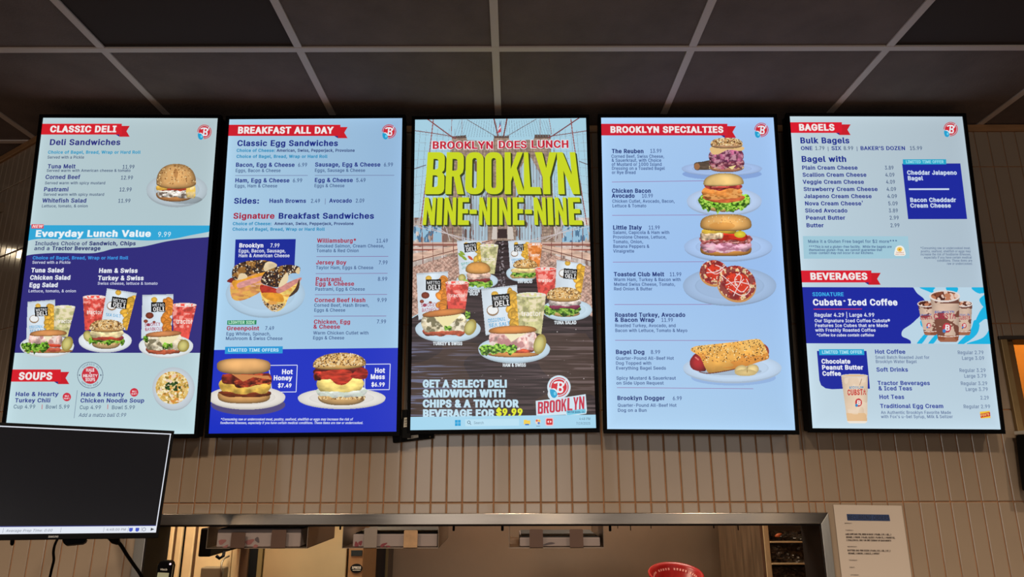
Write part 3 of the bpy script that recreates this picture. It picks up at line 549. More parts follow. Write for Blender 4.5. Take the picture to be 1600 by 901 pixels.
# three steel racks holding wrap paper boxes
m_rack = mat('rack_steel', (150, 132, 116), .34, .9, noise=.08, nscale=8)
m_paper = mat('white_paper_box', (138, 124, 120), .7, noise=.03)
m_pred = mat('faded_red_print', (132, 82, 80), .7); m_pdark = mat('dark_grey_print', (78, 68, 70), .7)
yf, yb = 2.362, 2.715
zbot, ztop = W(500, 856.5, yf).z, zb - .007
def rack(xl, xr, tabs, box, lab, blab, tabtops, tab_m):
    X0, X1 = xk(xl, yf, 850), xk(xr, yf, 850)
    t = empty('paper_rack', ((X0 + X1) / 2, yf, zbot)); tag(t, lab, 'rack', 'steel paper racks hanging in the pass-through')
    L = Loc(t); L.box((X0, yf, zbot), (X1, yb, zbot + .002)); L.build('tray', m_rack)
    for x in (X0, X1 - .002):
        L = Loc(t); L.box((x, yf, zbot), (x + .002, yb, ztop)); L.build('side_plate', m_rack, bevel=.0006)
    L = Loc(t); L.box((X0 + .002, yb - .03, ztop - .002), (X1 - .002, yb, ztop)); L.build('cross_bar', m_rack)
    for (a, b), tt, m in zip(tabs, tabtops, tab_m):
        xa, xb = xk(a, yf, 850), xk(b, yf, 850); z1 = W(600, tt, yf).z
        pts = [(xa, yf, zbot), (xb, yf, zbot)] + [(xb - .004 + .004 * math.cos(w), yf, z1 - .004 + .004 * math.sin(w)) for w in (0, .52, 1.05, 1.57)] + [(xa + .004 - .004 * math.cos(w), yf, z1 - .004 + .004 * math.sin(w)) for w in (1.57, 1.05, .52, 0)]
        L = Loc(t); L.prism(pts, (0, .0022, 0)); L.build('front_tab', m, t)
    ya = yf + .018; xa, xb = xk(box[0], ya, 850), xk(box[1], ya, 850); zb1 = W(600, box[2], ya).z
    p = empty('paper_box', ((xa + xb) / 2, ya, zbot + .003)); tag(p, blab, 'paper box', 'boxes of wrap paper in the racks')
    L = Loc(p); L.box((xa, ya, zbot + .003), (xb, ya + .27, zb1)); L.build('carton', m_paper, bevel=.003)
    L = Loc(p); L.box((xa + .006, ya + .01, zb1), (xb - .006, ya + .26, zb1 + .003)); L.build('paper_edge', mat('dark_box_slot', (30, 26, 26), .7))
    return t, p, ya
m_tab_d = mat('brown_tab', (96, 72, 60), .45, .5, noise=.08, nscale=10); m_tab_b = mat('tan_tab', (176, 138, 100), .4, .6, noise=.14, nscale=40)
def blob(p, ya, px, py, w, h, m, name='print', rot=0.0):
    c = W(px, py, ya - .0006); kx = W(px + 1, py, ya - .0006).x - c.x
    L = Loc(p); n = 22; ps = []
    for i in range(n):
        w0 = 2 * math.pi * i / n; r = 1 + .16 * math.sin(3 * w0 + px); x, z = w * r * math.cos(w0), h * r * math.sin(w0)
        ps.append((c.x + kx * (x * math.cos(rot) - z * math.sin(rot)), ya - .0006, c.z + kx * (x * math.sin(rot) + z * math.cos(rot))))
    L.quad(ps); return L.build(name, m, p)
t, p, ya = rack(322, 480, ((360, 382), (423, 446)), (338, 469, 826), 'leftmost steel rack holding a paper box, under the left end of the steel header', 'white paper box with faded red prints in the leftmost rack', (831, 827), (m_tab_d, m_tab_d))
for px, py, w, h, m, r in ((347, 846, 6, 3.6, m_pred, .3), (390, 846, 7, 3.6, m_pred, .3), (402, 843, 3, 4.5, m_pdark, .6), (352, 854, 5, 2, m_pred, .5), (399, 853, 4, 2.4, m_pred, .4)): blob(p, ya, px, py, w, h, m, rot=r)
a = W(340, 823, yb); b = W(497, 823, yb)
t, p, ya = rack(534.5, 685, ((568, 588.5), (630.5, 652)), (551, 683, 834), 'middle steel rack with a spotted tan tab, holding a paper box', 'white paper box with dark red scroll print in the middle rack', (824, 828), (m_rack, m_tab_b))
m_prd = mat('dark_red_print', (112, 44, 52), .7)
for px, py, w, h, m, r in ((557, 850, 3, 4, m_prd, .5), (563, 848, 3, 3.4, m_prd, -.5), (599, 851, 6, 2.2, m_prd, .5), (607, 853.5, 4, 1.4, m_prd, -.3)): blob(p, ya, px, py, w, h, m, rot=r)
t, p, ya = rack(795, 944, ((827.5, 848.5), (890.5, 911.5)), (812, 938, 840), 'right steel rack with two rounded brown tabs, holding a paper box', 'plain pale paper box in the right rack behind two brown tabs', (827, 827), (m_tab_d, m_tab_d))
blob(p, ya, 858, 849, 9, 1.6, m_pdark, rot=.15)

# ------------------------------------------------------------------ opening at the far right
m_brass = mat('tan_metal_frame', (150, 124, 84), .4, .5, noise=.06)
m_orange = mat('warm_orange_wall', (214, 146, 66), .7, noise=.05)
sf = empty('side_opening_frame', (1.73, YW, -.12)); tag(sf, 'tan metal frame around the orange-lit opening at the right edge', 'frame')
L = Loc(sf); L.box((1.7195, YW - .018, -.12), (1.7425, YW + .1, .4365)); L.build('jamb', m_brass, bevel=.002)
L = Loc(sf); L.box((1.7195, YW - .012, .4365), (2.60, YW + .1, .4494)); L.build('lintel', m_dark, bevel=.002)
L = Loc(sf); L.box((1.7425, YW + .02, -.12), (1.790, YW + .04, .4365)); L.build('inner_post', mat('bronze_post', (128, 92, 52), .4, .4), bevel=.002)
L = Loc(sf); L.box((1.7195, YW - .01, -.14), (2.60, YW + .1, -.12)); L.build('sill', m_brass, bevel=.002)
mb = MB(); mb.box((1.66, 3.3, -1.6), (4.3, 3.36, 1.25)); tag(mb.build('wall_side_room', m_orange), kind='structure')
bx = empty('black_box', (1.797, YW - .075, -.095), (0, math.radians(4.0), 0)); tag(bx, 'black box with a white top edge leaning before the orange-lit opening at the right edge', 'box')
mb = MB(); h = W(1590, 676, YW - .075).z + .095; w0 = -.125
mb.box((w0 + .011, -.012, .012), (w0 + .36, .045, h - .012)); mb.build('body', m_matte, bx, bevel=.006)
mb = MB(); mb.box((w0 + .009, -.016, h - .0118), (w0 + .362, .045, h)); mb.build('top_edge', mat('white_edge', (236, 232, 222), .5), bx, bevel=.002)
mb = MB(); mb.box((w0 + .03, .0455, .03), (w0 + .10, .0565, .08)); mb.build('wall_bracket', m_matte, bx)

# ------------------------------------------------------------------ menu screens
BW, BH = .622, 1.106
POSE = [(-1.3629, 2.2406, .6631, .0885, -.0016, .0125), (-.7009, 2.2547, .6676, .0841, -.0087, .0063), (-.0360, 2.2772, .6789, .0800, -.0093, .0015),
        (.6302, 2.2602, .6749, .0723, .0091, -.0138), (1.3116, 2.2581, .6760, .0744, .0093, -.0097)]
BLAB = ['leftmost menu screen, headed CLASSIC DELI with a SOUPS banner and noodle soup picture below',
        'menu screen headed BREAKFAST ALL DAY with blue foot showing two egg sandwiches',
        'middle poster screen with big yellow lettering over a bridge picture',
        'pale blue menu screen listing specialties beside a column of five plated sandwiches',
        'rightmost menu screen with BAGELS and BEVERAGES banners and iced coffee cups']
# menu background colours with viewing-angle falloff painted in: top left, top right, middle left, middle right, bottom left, bottom right
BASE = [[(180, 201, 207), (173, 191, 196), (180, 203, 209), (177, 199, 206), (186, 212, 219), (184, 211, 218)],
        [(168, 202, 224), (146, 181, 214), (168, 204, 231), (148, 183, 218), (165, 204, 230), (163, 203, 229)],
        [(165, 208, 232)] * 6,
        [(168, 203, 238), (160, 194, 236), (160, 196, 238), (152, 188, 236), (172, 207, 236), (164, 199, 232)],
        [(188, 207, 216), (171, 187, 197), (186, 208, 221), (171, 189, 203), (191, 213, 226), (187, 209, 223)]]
class Board:
    def __init__(s, i):
        p = POSE[i]; s.o = np.array(p[:3]); s.E = Euler(p[3:], 'XYZ'); s.R = np.array(s.E.to_matrix())
        s.root = empty('menu_screen', p[:3], s.E); tag(s.root, BLAB[i], 'screen', 'wall-mounted menu screens')
        s.panel = None; s.k = 4.0
        w, h, bz, d = BW / 2, BH / 2, .0115, .05
        mb = MB()
        for a, b in (((-w-bz, -.006, h), (w+bz, .012, h+bz)), ((-w-bz, -.006, -h-bz-.003), (w+bz, .012, -h)), ((-w-bz, -.006, -h), (-w, .012, h)), ((w, -.006, -h), (w+bz, .012, h))): mb.box(a, b)
        mb.build('bezel', m_black, s.root, bevel=.0012)
        mb = MB(); mb.box((-w-bz+.003, .0122, -h-bz), (w+bz-.003, d, h+bz-.003)); mb.build('back_case', m_matte, s.root, bevel=.004)
        # bracket reaching back to the wall
        mb = MB(); yw = (YW - p[1]) / math.cos(p[3]) + .02
        mb.box((-.2, d, -.02), (.2, yw, .06)); mb.build('wall_bracket', m_matte, s.root)
        mb = MB(); nx, nz = 1, 1
        # the lit panel: backlight rim glow and viewing-angle falloff painted into its colours
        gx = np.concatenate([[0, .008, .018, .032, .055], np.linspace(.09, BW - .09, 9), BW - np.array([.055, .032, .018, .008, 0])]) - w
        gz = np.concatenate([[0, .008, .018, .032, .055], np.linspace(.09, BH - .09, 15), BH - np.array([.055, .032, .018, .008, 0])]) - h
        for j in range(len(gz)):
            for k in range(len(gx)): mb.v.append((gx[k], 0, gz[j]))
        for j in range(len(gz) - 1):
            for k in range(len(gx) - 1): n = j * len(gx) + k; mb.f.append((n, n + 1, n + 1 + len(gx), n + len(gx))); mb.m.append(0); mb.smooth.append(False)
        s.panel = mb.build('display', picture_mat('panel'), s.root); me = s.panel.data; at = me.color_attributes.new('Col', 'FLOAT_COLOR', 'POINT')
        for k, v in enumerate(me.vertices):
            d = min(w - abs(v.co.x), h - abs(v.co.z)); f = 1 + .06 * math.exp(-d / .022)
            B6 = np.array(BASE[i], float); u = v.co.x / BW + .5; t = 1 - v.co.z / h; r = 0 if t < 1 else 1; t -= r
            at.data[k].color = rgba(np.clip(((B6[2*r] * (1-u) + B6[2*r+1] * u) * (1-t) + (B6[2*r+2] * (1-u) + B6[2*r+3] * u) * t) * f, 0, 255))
    def loc(s, x, y):
        d = rays(x, y); n = s.R[:, 1]; t = (s.o @ n) / (d @ n)
        return (d * t[..., None] - s.o) @ s.R
    def xz(s, x, y): q = s.loc(x, y); return float(q[0]), float(q[2])
    def clipx(s, v): return max(-BW/2, min(BW/2, v))
    def shape(s, name, pts, col, layer=1, smooth=False, sample=True, parent=None):
        """a flat coloured shape on the display, outline given in photo pixels"""
        if smooth: pts = spline(pts)
        q = [s.xz(*p) for p in pts]; q = [(s.clipx(x), max(-BH/2, min(BH/2, z))) for x, z in q]
        q = [p for i, p in enumerate(q) if math.hypot(p[0] - q[i-1][0], p[1] - q[i-1][1]) > 1e-6]
        q, tr = fill([q]); mb = MB(); mb.add([(x, -.0003 * layer, z) for x, z in q], tr)
        return mb.build(name, glow(col, 1.0, sample), parent or s.panel)
    def line(s, name, p, q, col, w=1.0, layer=3):
        (x0, y0), (x1, y1) = p, q; L = math.hypot(x1-x0, y1-y0); nx, ny = -(y1-y0)/L*w/2, (x1-x0)/L*w/2
        return s.shape(name, [(x0+nx, y0+ny), (x1+nx, y1+ny), (x1-nx, y1-ny), (x0-nx, y0-ny)], col, layer, sample=False)
    def text(s, name, col, d, cap, items, shear=0.0, layer=9, track=.015, plain=False):
        """items: (string, x0, x1, baseline y) in photo pixels"""
        for it in items:
            st, x0, x1, y = it[:4]; st = st.replace('I', '\u00a6') if plain else st; c = it[4] if len(it) > 4 else cap
            a = s.xz(x0, y); b = s.xz(x1, y); u = s.xz((x0+x1)/2, y - c); m = ((a[0]+b[0])/2, (a[1]+b[1])/2)
            ch = u[1] - m[1]; v, t, w = text_geo(st, min(d * 1.35, .10) if .03 < d < .1 else (d + .022 if d <= .03 else d), shear, track); k = (b[0] - a[0]) / w; dz = (b[1] - a[1]) / w
            mb = MB(); mb.add([(a[0] + x * k, -.0003 * layer, a[1] + x * dz + yy * ch) for x, yy in v], t); mb.build(name, glow(col), s.panel)
    def banner(s, xl, xm, xt, y0, y1, text, tx0, tx1, ty, cap, red=(212, 32, 44)):
        o = s.shape('banner', [(xl - 9, y0), (xm, y0), (xm, y1), (xl - 9, y1)], red, 2)
        h = y1 - y0; e = h * .2; xo = xm - h * .55
        s.shape('banner_tail', [(xo + h * .33, y0 + e), (xt, y0 + e), (xt - h * .3, y0 + e + h * .5), (xt, y1 + e), (xo + h * .32, y1 + e), (xo + h * .32, y0 + e)], (200, 30, 42), 1.5)
        s.shape('banner_fold', [(xo, y1), (xo + h * .32, y1), (xo + h * .32, y1 + e)], (35, 40, 125), 2.2, sample=False)
        s.text('banner_text', (238, 232, 232), .075, cap, [(text, tx0, tx1, ty)])
def spline(pts, n=6, closed=True):
    P = np.array(pts, float); m = len(P); out = []
    for i in range(m if closed else m - 1):
        if closed: a, b, c, d = P[(i-1) % m], P[i], P[(i+1) % m], P[(i+2) % m]
        else: a, b, c, d = P[max(i-1, 0)], P[i], P[i+1], P[min(i+2, m-1)]
        for k in range(n):
            t = k / n
            out.append(tuple(.5 * (2*b + (c-a)*t + (2*a-5*b+4*c-d)*t*t + (3*b-a-3*c+d)*t**3)))
    if not closed: out.append(tuple(P[-1]))
    return out

# ------------------------------------------------------------------ the pictures shown on the displays, painted point by point
class Pic:
    def __init__(s, b, x0, y0, x1, y1, cell=.6, seed=1):
        s.b = b; s.c = cell; s.nx = int((x1-x0)/cell); s.ny = int((y1-y0)/cell); s.x0, s.y0 = x0, y0
        s.X, s.Y = np.meshgrid(x0 + (np.arange(s.nx)+.5)*cell, y0 + (np.arange(s.ny)+.5)*cell)
        s.C = np.zeros((s.ny, s.nx, 3)); s.A = np.zeros((s.ny, s.nx), bool); s.rng = np.random.default_rng(seed)
    def noise(s, sx, sy=None, oct=2):
        sy = sy or sx; out = 0; amp = 1.0; tot = 0
        for o in range(oct):
            gx, gy = max(int(s.nx*s.c/sx)+3, 3), max(int(s.ny*s.c/sy)+3, 3); g = s.rng.random((gy, gx))
            u = (s.X-s.x0)/sx; v = (s.Y-s.y0)/sy; i = np.clip(u.astype(int), 0, gx-2); j = np.clip(v.astype(int), 0, gy-2)
            fu = u-i; fv = v-j; fu = fu*fu*(3-2*fu); fv = fv*fv*(3-2*fv)
            n = g[j, i]*(1-fu)*(1-fv)+g[j, i+1]*fu*(1-fv)+g[j+1, i]*(1-fu)*fv+g[j+1, i+1]*fu*fv
            out = out + amp*n; tot += amp; amp *= .5; sx /= 2; sy /= 2
        return out / tot
    def ell(s, cx, cy, rx, ry, rot=0.0, n=2.0):
        c, q = math.cos(rot), math.sin(rot); dx, dy = s.X-cx, s.Y-cy
        s.u = (dx*c+dy*q)/rx; s.v = (-dx*q+dy*c)/ry; s.r = (np.abs(s.u)**n+np.abs(s.v)**n)**(1/n); return s.r < 1
    def poly(s, pts, smooth=True, n=6):
        P = np.array(spline(pts, n) if smooth else pts); m = np.zeros_like(s.A)
        for i in range(len(P)):
            (xa, ya), (xb, yb) = P[i-1], P[i]
            if ya == yb: continue
            m ^= ((ya > s.Y) != (yb > s.Y)) & (s.X < (xb-xa)*(s.Y-ya)/(yb-ya)+xa)
        x0, y0 = P.min(0); x1, y1 = P.max(0); s.u = (s.X-(x0+x1)/2)/max((x1-x0)/2, .1); s.v = (s.Y-(y0+y1)/2)/max((y1-y0)/2, .1)
        s.r = np.sqrt(s.u**2+s.v**2); return m
    def put(s, m, col, f=1.0, keep=False):
        c = np.asarray(col, float) * (f[..., None] if isinstance(f, np.ndarray) else f)
        if keep: m = m & s.A
        s.C[m] = np.broadcast_to(c, s.C.shape)[m]; s.A |= m
    def mul(s, m, f): s.C[m] = (s.C * (f[..., None] if isinstance(f, np.ndarray) else f))[m]
    def mix(s, m, col, a):
        a = a[..., None] if isinstance(a, np.ndarray) else a
        s.C[m] = (s.C*(1-a)+np.asarray(col, float)*a)[m]
    def stroke(s, pts, w, col, smooth=True, keep=False):
        P = spline(pts, 6, False) if smooth else pts; m = np.zeros_like(s.A)
        for (xa, ya), (xb, yb) in zip(P, P[1:]):
            L2 = max((xb-xa)**2+(yb-ya)**2, 1e-6); t = np.clip(((s.X-xa)*(xb-xa)+(s.Y-ya)*(yb-ya))/L2, 0, 1)
            m |= (s.X-xa-t*(xb-xa))**2+(s.Y-ya-t*(yb-ya))**2 < (w/2)**2
        s.put(m, col, keep=keep); return m
    def specks(s, m, n, r, cols, elong=1.0):
        ys, xs = np.nonzero(m)
        if not len(ys): return
        for k in s.rng.integers(0, len(ys), n):
            cx, cy = s.X[ys[k], xs[k]], s.Y[ys[k], xs[k]]; R = r*(.6+.8*s.rng.random()); w = s.rng.random()*3.14; q = int(R*elong/s.c)+2
            sl = (slice(max(ys[k]-q, 0), ys[k]+q+1), slice(max(xs[k]-q, 0), xs[k]+q+1)); dx, dy = s.X[sl]-cx, s.Y[sl]-cy
            e = ((dx*math.cos(w)+dy*math.sin(w))/(R*elong))**2+((dy*math.cos(w)-dx*math.sin(w))/R)**2 < 1
            e &= m[sl]; s.C[sl][e] = np.asarray(cols[s.rng.integers(len(cols))], float)
    def letters(s, st, x0, y, size, col, ang=0.0, d=.05, w=None):
        """writing inside the picture; x0, y = start of the baseline, size = cap height in pixels"""
        X = 0.0; tot = text_geo(st, d)[2]; k = (w / (tot * size)) if w else 1.0; c, q = math.cos(ang), math.sin(ang)
        for ch in st:
            adv, vs, _, loops = glyph(ch, d)
            m = np.zeros_like(s.A)
            for lp in loops:
                P = [(x0+((px+X)*k*c+py*q)*size, y+((px+X)*k*q-py*c)*size) for px, py in lp]
                m ^= s.poly(P, False)
            s.put(m, col); X += adv + .03
    # --- food
    def plate(s, cx, cy, rx, ry, col, deep=1.0):
        m = s.ell(cx, cy+ry*.10*deep, rx*.99, ry*1.02); s.put(m, np.array(col)*.86)
        m = s.ell(cx, cy, rx, ry); s.put(m, col, 1.03-.10*s.r**6)
        m = s.ell(cx, cy+ry*.02, rx*.74, ry*.70); s.put(m, np.array(col)*.955, 1+.03*s.v)
        m = s.ell(cx, cy-ry*.02, rx*.71, ry*.66); s.put(m, np.array(col)*.985)
    def bun(s, cx, base, rx, up, dn, col, seeds=None, ns=120, sr=.8, tilt=0.0, tone=.25, n=2.3):
        yy = base + tilt*(s.X-cx); dy = s.Y-yy; h = np.where(dy < 0, up, dn); u = (s.X-cx)/rx; v = dy/h
        r = (np.abs(u)**n+np.abs(v)**n)**(1/n); m = r < 1
        s.put(m, col, np.clip(1.10-.20*u*u-tone*.9*(v+.35)**2, .5, 1.25)*(.92+.16*s.noise(rx*.35)))
        s.mul(m, 1-.32*np.clip(r, 0, 1)**7)
        if seeds is not None: s.specks(m & (dy < dn*.3), ns, sr, seeds, 1.7)
        return m
    def layer(s, x0, x1, ya, yb, col, amp=1.0, wl=8, vary=.2, sag=0.0, rough=.5, cols=None, tilt=0.0):
        """a wavy horizontal layer between ya and yb"""
        t = (s.X-(x0+x1)/2)/((x1-x0)/2); b = sag*(1-t*t)+tilt*(s.X-(x0+x1)/2); e = np.clip((1-np.abs(t))*6, 0, 1)**.5; mid = (ya+yb)/2; hh = (yb-ya)/2
        w1 = (s.noise(wl*.8, 900, 2)[:1]-.5)*3.4*amp; w2 = (s.noise(wl*.8, 900, 2)[:1]-.5)*3.4*amp
        m = (np.abs(t) < 1) & (s.Y-b > mid-hh*e+w1*.6) & (s.Y-b < mid+hh*e+w2)
        n = s.noise(max(wl*.6, 2), max((yb-ya)*.35, 1.2), 3)
        s.put(m, col, np.clip(1+vary*(n-.5)*2.2-.22*np.clip((s.Y-b-mid)/max(hh, .5), -1, 1)-.25*np.abs(t)**6, .3, 1.5))
        if cols is not None:
            for k, c in enumerate(cols):
                n2 = s.noise(max(wl*.55, 2), max((yb-ya)*.22, 1.1), 3); s.mix(m, c, np.clip((n2-.53)*9, 0, .85))
        return m
    def lettuce(s, x0, x1, ya, yb, sag=0.0, bright=1.0):
        g = np.array((104, 160, 44))*bright; m = s.layer(x0, x1, ya, yb, g, amp=(yb-ya)*.20, wl=max((x1-x0)/9, 3), vary=.45, sag=sag)
        n = s.noise(3.2, 2.4, 3); s.mix(m, np.array((172, 200, 92))*bright, np.clip((n-.55)*8, 0, .85)); s.mix(m, (34, 58, 22), np.clip((.43-n)*9, 0, .9)); return m
    def pickle(s, cx, cy, rx, ry, rot=.3):
        m = s.ell(cx, cy, rx, ry, rot); s.put(m, (178, 160, 80), 1.08-.25*s.r**2); m = s.ell(cx-rx*.1, cy, rx*.72, ry*.76, rot); s.put(m, (204, 194, 118), 1.05-.2*s.r**2)
    def bag(s, q, lab, ls, ang, kind, word=None):
        (ax, ay), (bx, by), (cx, cy), (dx, dy) = q; lerp = lambda p, r, t: (p[0]+(r[0]-p[0])*t, p[1]+(r[1]-p[1])*t)
        pts = [q[0], lerp(q[0], q[1], .5), q[1], lerp(q[1], q[2], .33), lerp(q[1], q[2], .66), q[2], lerp(q[2], q[3], .5), q[3], lerp(q[3], q[0], .33), lerp(q[3], q[0], .66)]
        m = s.poly(pts, False); w = bx-ax; h = dy-ay
        s.put(m, (214, 226, 236), np.clip(1.03-.08*np.abs(s.u)+.10*(s.noise(w*.3)-.5), .7, 1.1))
        T = (s.X-ax-(dx-ax)*(s.Y-ay)/h)/w; V = (s.Y-ay-(by-ay)*T)/h
        n = s.noise(w*.16); gold = {'salt': (232, 178, 66), 'bbq': (228, 140, 52), 'jal': (216, 176, 70)}[kind]
        for k in range(22):                                 # the printed chips down the right side
            v = .16 + .76 * k / 21; tt = .98 - .26 * s.rng.random() * (1.15 - .5 * abs(v - .55) * 2)
            e = s.ell(ax+w*tt+(dx-ax)*v, ay+h*v+(by-ay)*tt, w*(.12+.05*s.rng.random()), w*(.08+.05*s.rng.random()), s.rng.random()*3); s.put(e & m, gold, (1.12-.35*s.r**2)*(.88+.2*s.rng.random()))
        e = s.ell(lerp(q[0], q[1], .38)[0], ay+h*.11, w*.10, w*.09); s.put(e & m, (232, 184, 74), 1.05-.2*s.r)
        if kind == 'bbq':
            for tx, ty, rr, c in ((.25, .47, .13, (132, 62, 44)), (.13, .60, .07, (150, 70, 50)), (.40, .62, .05, (150, 70, 50)), (.22, .68, .06, (120, 50, 40))):
                e = s.ell(ax+w*tx+(dx-ax)*ty, ay+h*ty, w*rr, w*rr*.8); s.put(e & m, c, 1.1-.3*s.r)
        elif kind == 'salt':
            e = s.ell(ax+w*.26+(dx-ax)*.48, ay+h*.46, w*.17, w*.15); s.put(e & m, (150, 120, 90)); e = s.ell(ax+w*.26+(dx-ax)*.48, ay+h*.45, w*.145, w*.115); s.put(e & m, (236, 238, 238))
        else:
            for tx, ty in ((.16, .42), (.30, .50), (.22, .36), (.55, .50)):
                e = s.ell(ax+w*tx, ay+h*ty, w*.13, w*.055, .7); s.put(e & m, (142, 168, 60) if tx < .5 else (200, 90, 60))
        if word:
            wc = {'salt': (60, 160, 210), 'bbq': (176, 66, 96), 'jal': (80, 170, 150)}[kind]
            for k, wd in enumerate(word):
                s.letters(wd, ax+w*(.10+.02*k)+(dx-ax)*(.70+.1*k), ay+h*(.72+.105*k), h*.075, wc, ang-.03, .03, w*(.50+.08*k))
        s.mul(m & ((V < .035) | (V > .97)), .9)
        lx, ly = lab; lw, lh = ls; c, sn = math.cos(ang), math.sin(ang); rp = lambda u, v: (lx+u*lw*c-v*lh*sn, ly+u*lw*sn+v*lh*c)
        s.put(s.poly([rp(-.5, -.5), rp(.5, -.5), rp(.5, .5), rp(-.5, .5)], False), (20, 20, 22))
        p = rp(-.42, -.06); s.letters('METRO', p[0], p[1], lh*.28, (226, 228, 230), ang, .02, lw*.84)
        p = rp(-.38, .42); s.letters('DELI', p[0], p[1], lh*.40, (240, 240, 240), ang, .05, lw*.80)
    def cup(s, q, kind, word='tractor', wy=.55):
        (ax, ay), (bx, by), (cx, cy), (dx, dy) = q; base = {'red': (222, 82, 72), 'pale': (198, 194, 138), 'orange': (226, 132, 62)}[kind]
        m = s.poly(q, False); n = s.noise(5, 5, 3); w = bx-ax; h = cy-by; V = (s.Y-ay)/h
        s.put(m, base, np.clip(1.02-.16*np.abs(s.u)**3+.34*(n-.5), .5, 1.3)); s.mix(m & (V < .7), (248, 226, 214), np.clip((n-.54)*5, 0, .5)); s.mix(m, np.array(base)*.72, np.clip((.42-n)*5, 0, .6))
        e = s.ell((ax+bx)/2, (ay+by)/2, w*.50, w*.085); s.put(e, (236, 214, 206) if kind != 'pale' else (226, 228, 206)); e = s.ell((ax+bx)/2, (ay+by)/2, w*.45, w*.055); s.put(e, base, 1.12)
        s.specks(e, 7, w*.05, [(244, 232, 226), (238, 214, 206)], 1.3)
        if word: s.letters(word, ax+w*.17, ay+h*wy, h*.13, (246, 240, 232), .0, .03, w*.64)
    def done(s, name, layer=None):
        """turn the painted points into a flat patch of small coloured faces lying on the display"""
        if layer is None: s.b.k += .2; layer = s.b.k
        gx = s.x0+np.arange(s.nx+1)*s.c; gy = s.y0+np.arange(s.ny+1)*s.c; GX, GY = np.meshgrid(gx, gy); q = s.b.loc(GX, GY)
        q[..., 1] = -.0003*layer; idx = np.arange((s.nx+1)*(s.ny+1)).reshape(s.ny+1, s.nx+1)
        cq = .25*(q[:-1, :-1]+q[1:, 1:]+q[:-1, 1:]+q[1:, :-1]); m = s.A & (np.abs(cq[..., 0]) < BW/2+.0008) & (np.abs(cq[..., 2]) < BH/2+.0008); q[..., 0] = np.clip(q[..., 0], -BW/2, BW/2); q[..., 2] = np.clip(q[..., 2], -BH/2, BH/2)
        F = np.stack([idx[:-1, :-1][m], idx[1:, :-1][m], idx[1:, 1:][m], idx[:-1, 1:][m]], 1)
        used, inv = np.unique(F, return_inverse=True); V = q.reshape(-1, 3)[used]; F = inv.reshape(F.shape); nf = len(F)
        me = bpy.data.meshes.new(name); me.vertices.add(len(V)); me.vertices.foreach_set('co', V.astype(np.float32).ravel())
        me.loops.add(nf*4); me.loops.foreach_set('vertex_index', F.astype(np.int32).ravel()); me.polygons.add(nf); me.polygons.foreach_set('loop_start', np.arange(0, nf*4, 4, dtype=np.int32))
        at = me.color_attributes.new('Col', 'FLOAT_COLOR', 'CORNER'); c = np.ones((nf, 4, 4), np.float32); c[:, :, :3] = lin(np.clip(s.C[m], 0, 255))[:, None, :]
        at.data.foreach_set('color', c.ravel()); me.materials.append(picture_mat()); me.update(calc_edges=True); me.validate()
        o = bpy.data.objects.new(name, me); COL.objects.link(o); o.parent = s.b.panel; return o
def round_logo(b, cx, cy, r, name='round_logo', layer=5, back=None):
    """red disc with a white B, a thin outer arc and a blue drop at the lower left"""
    p = Pic(b, cx-r*1.45, cy-r*1.45, cx+r*1.45, cy+r*1.45, .34 if r < 13 else .4); red = (206, 44, 56); wh = (228, 234, 240)
    if back: p.put(p.ell(cx, cy, r*1.28, r*1.28), back); p.put(p.ell(cx-r*.62, cy+r*.78, r*.62, r*.66), back)
    m = p.ell(cx, cy, r*1.06, r*1.06); ring = m & (p.r > .90) & ~((p.u < -.1) & (p.v > .05)) ; p.put(ring, red)
    m = p.ell(cx, cy, r*.86, r*.86); p.put(m, red)
    p.letters('B', cx-r*.30, cy+r*.58, r*1.20, wh, .10, .05, r*.84)
    p.put(p.ell(cx-r*.34, cy-r*.50, r*.26, r*.10, -.3) & p.A, wh); p.put(p.ell(cx-r*.62, cy+r*.66, r*.46, r*.52) & p.A, wh); p.stroke([(cx+r*.52, cy-r*.2), (cx+r*.66, cy-r*.62), (cx+r*.84, cy-r*.74)], r*.12, wh, keep=True)
    m = p.poly([(cx-r*.95, cy+r*.25), (cx-r*.45, cy+r*.35), (cx-r*.18, cy+r*.80), (cx-r*.42, cy+r*1.18), (cx-r*.80, cy+r*1.08), (cx-r*.98, cy+r*.65)]); p.put(m, (36, 158, 206)); p.put(p.ell(cx-r*.45, cy+r*.72, r*.14, r*.2), (110, 205, 235))
    return p.done(name, layer)

NAVY = (38, 46, 128); GREY = (86, 104, 136); CYAN = (34, 152, 194); WHITE = (228, 234, 242)
SEED = [(96, 62, 34), (236, 208, 156), (226, 190, 128), (140, 98, 54), (214, 170, 106), (240, 220, 178)]
SESAME = [(246, 226, 178), (238, 210, 150), (150, 104, 54), (120, 80, 40)]
# ---------------------------------------------------------- screen one: deli
b = Board(0)
b.banner(64, 190.5, 202.8, 193.3, 210.2, 'CLASSIC DELI', 78.8, 182.8, 206.6, 9.4)
b.text('section_heading', (46, 48, 128), .05, 8.6, [('Deli Sandwiches', 77.9, 189.2, 226.7)])
b.text('choice_text', CYAN, .05, 4.6, [('Choice of Bagel, Bread, Wrap or Hard Roll', 75.5, 220.3, 240.3)])
b.text('detail_text', (64, 82, 118), 0.012, 4.2, [('Served with a Pickle', 74.6, 132.3, 248), ('Served warm with American cheese & tomato', 73.4, 204.7, 268.7), ('Served warm with spicy mustard', 70.7, 165.3, 288.1),
    ('Served warm with spicy mustard', 68.6, 163.5, 306), ('Lettuce, tomato, & onion', 65.8, 138, 324)])
b.text('item_text', (50, 58, 132), .05, 6.2, [('Tuna Melt', 75, 118.7, 263.2), ('Corned Beef', 71.5, 126, 279.8), ('Pastrami', 69, 108, 299), ('Whitefish Salad', 66.8, 136, 316.5)])
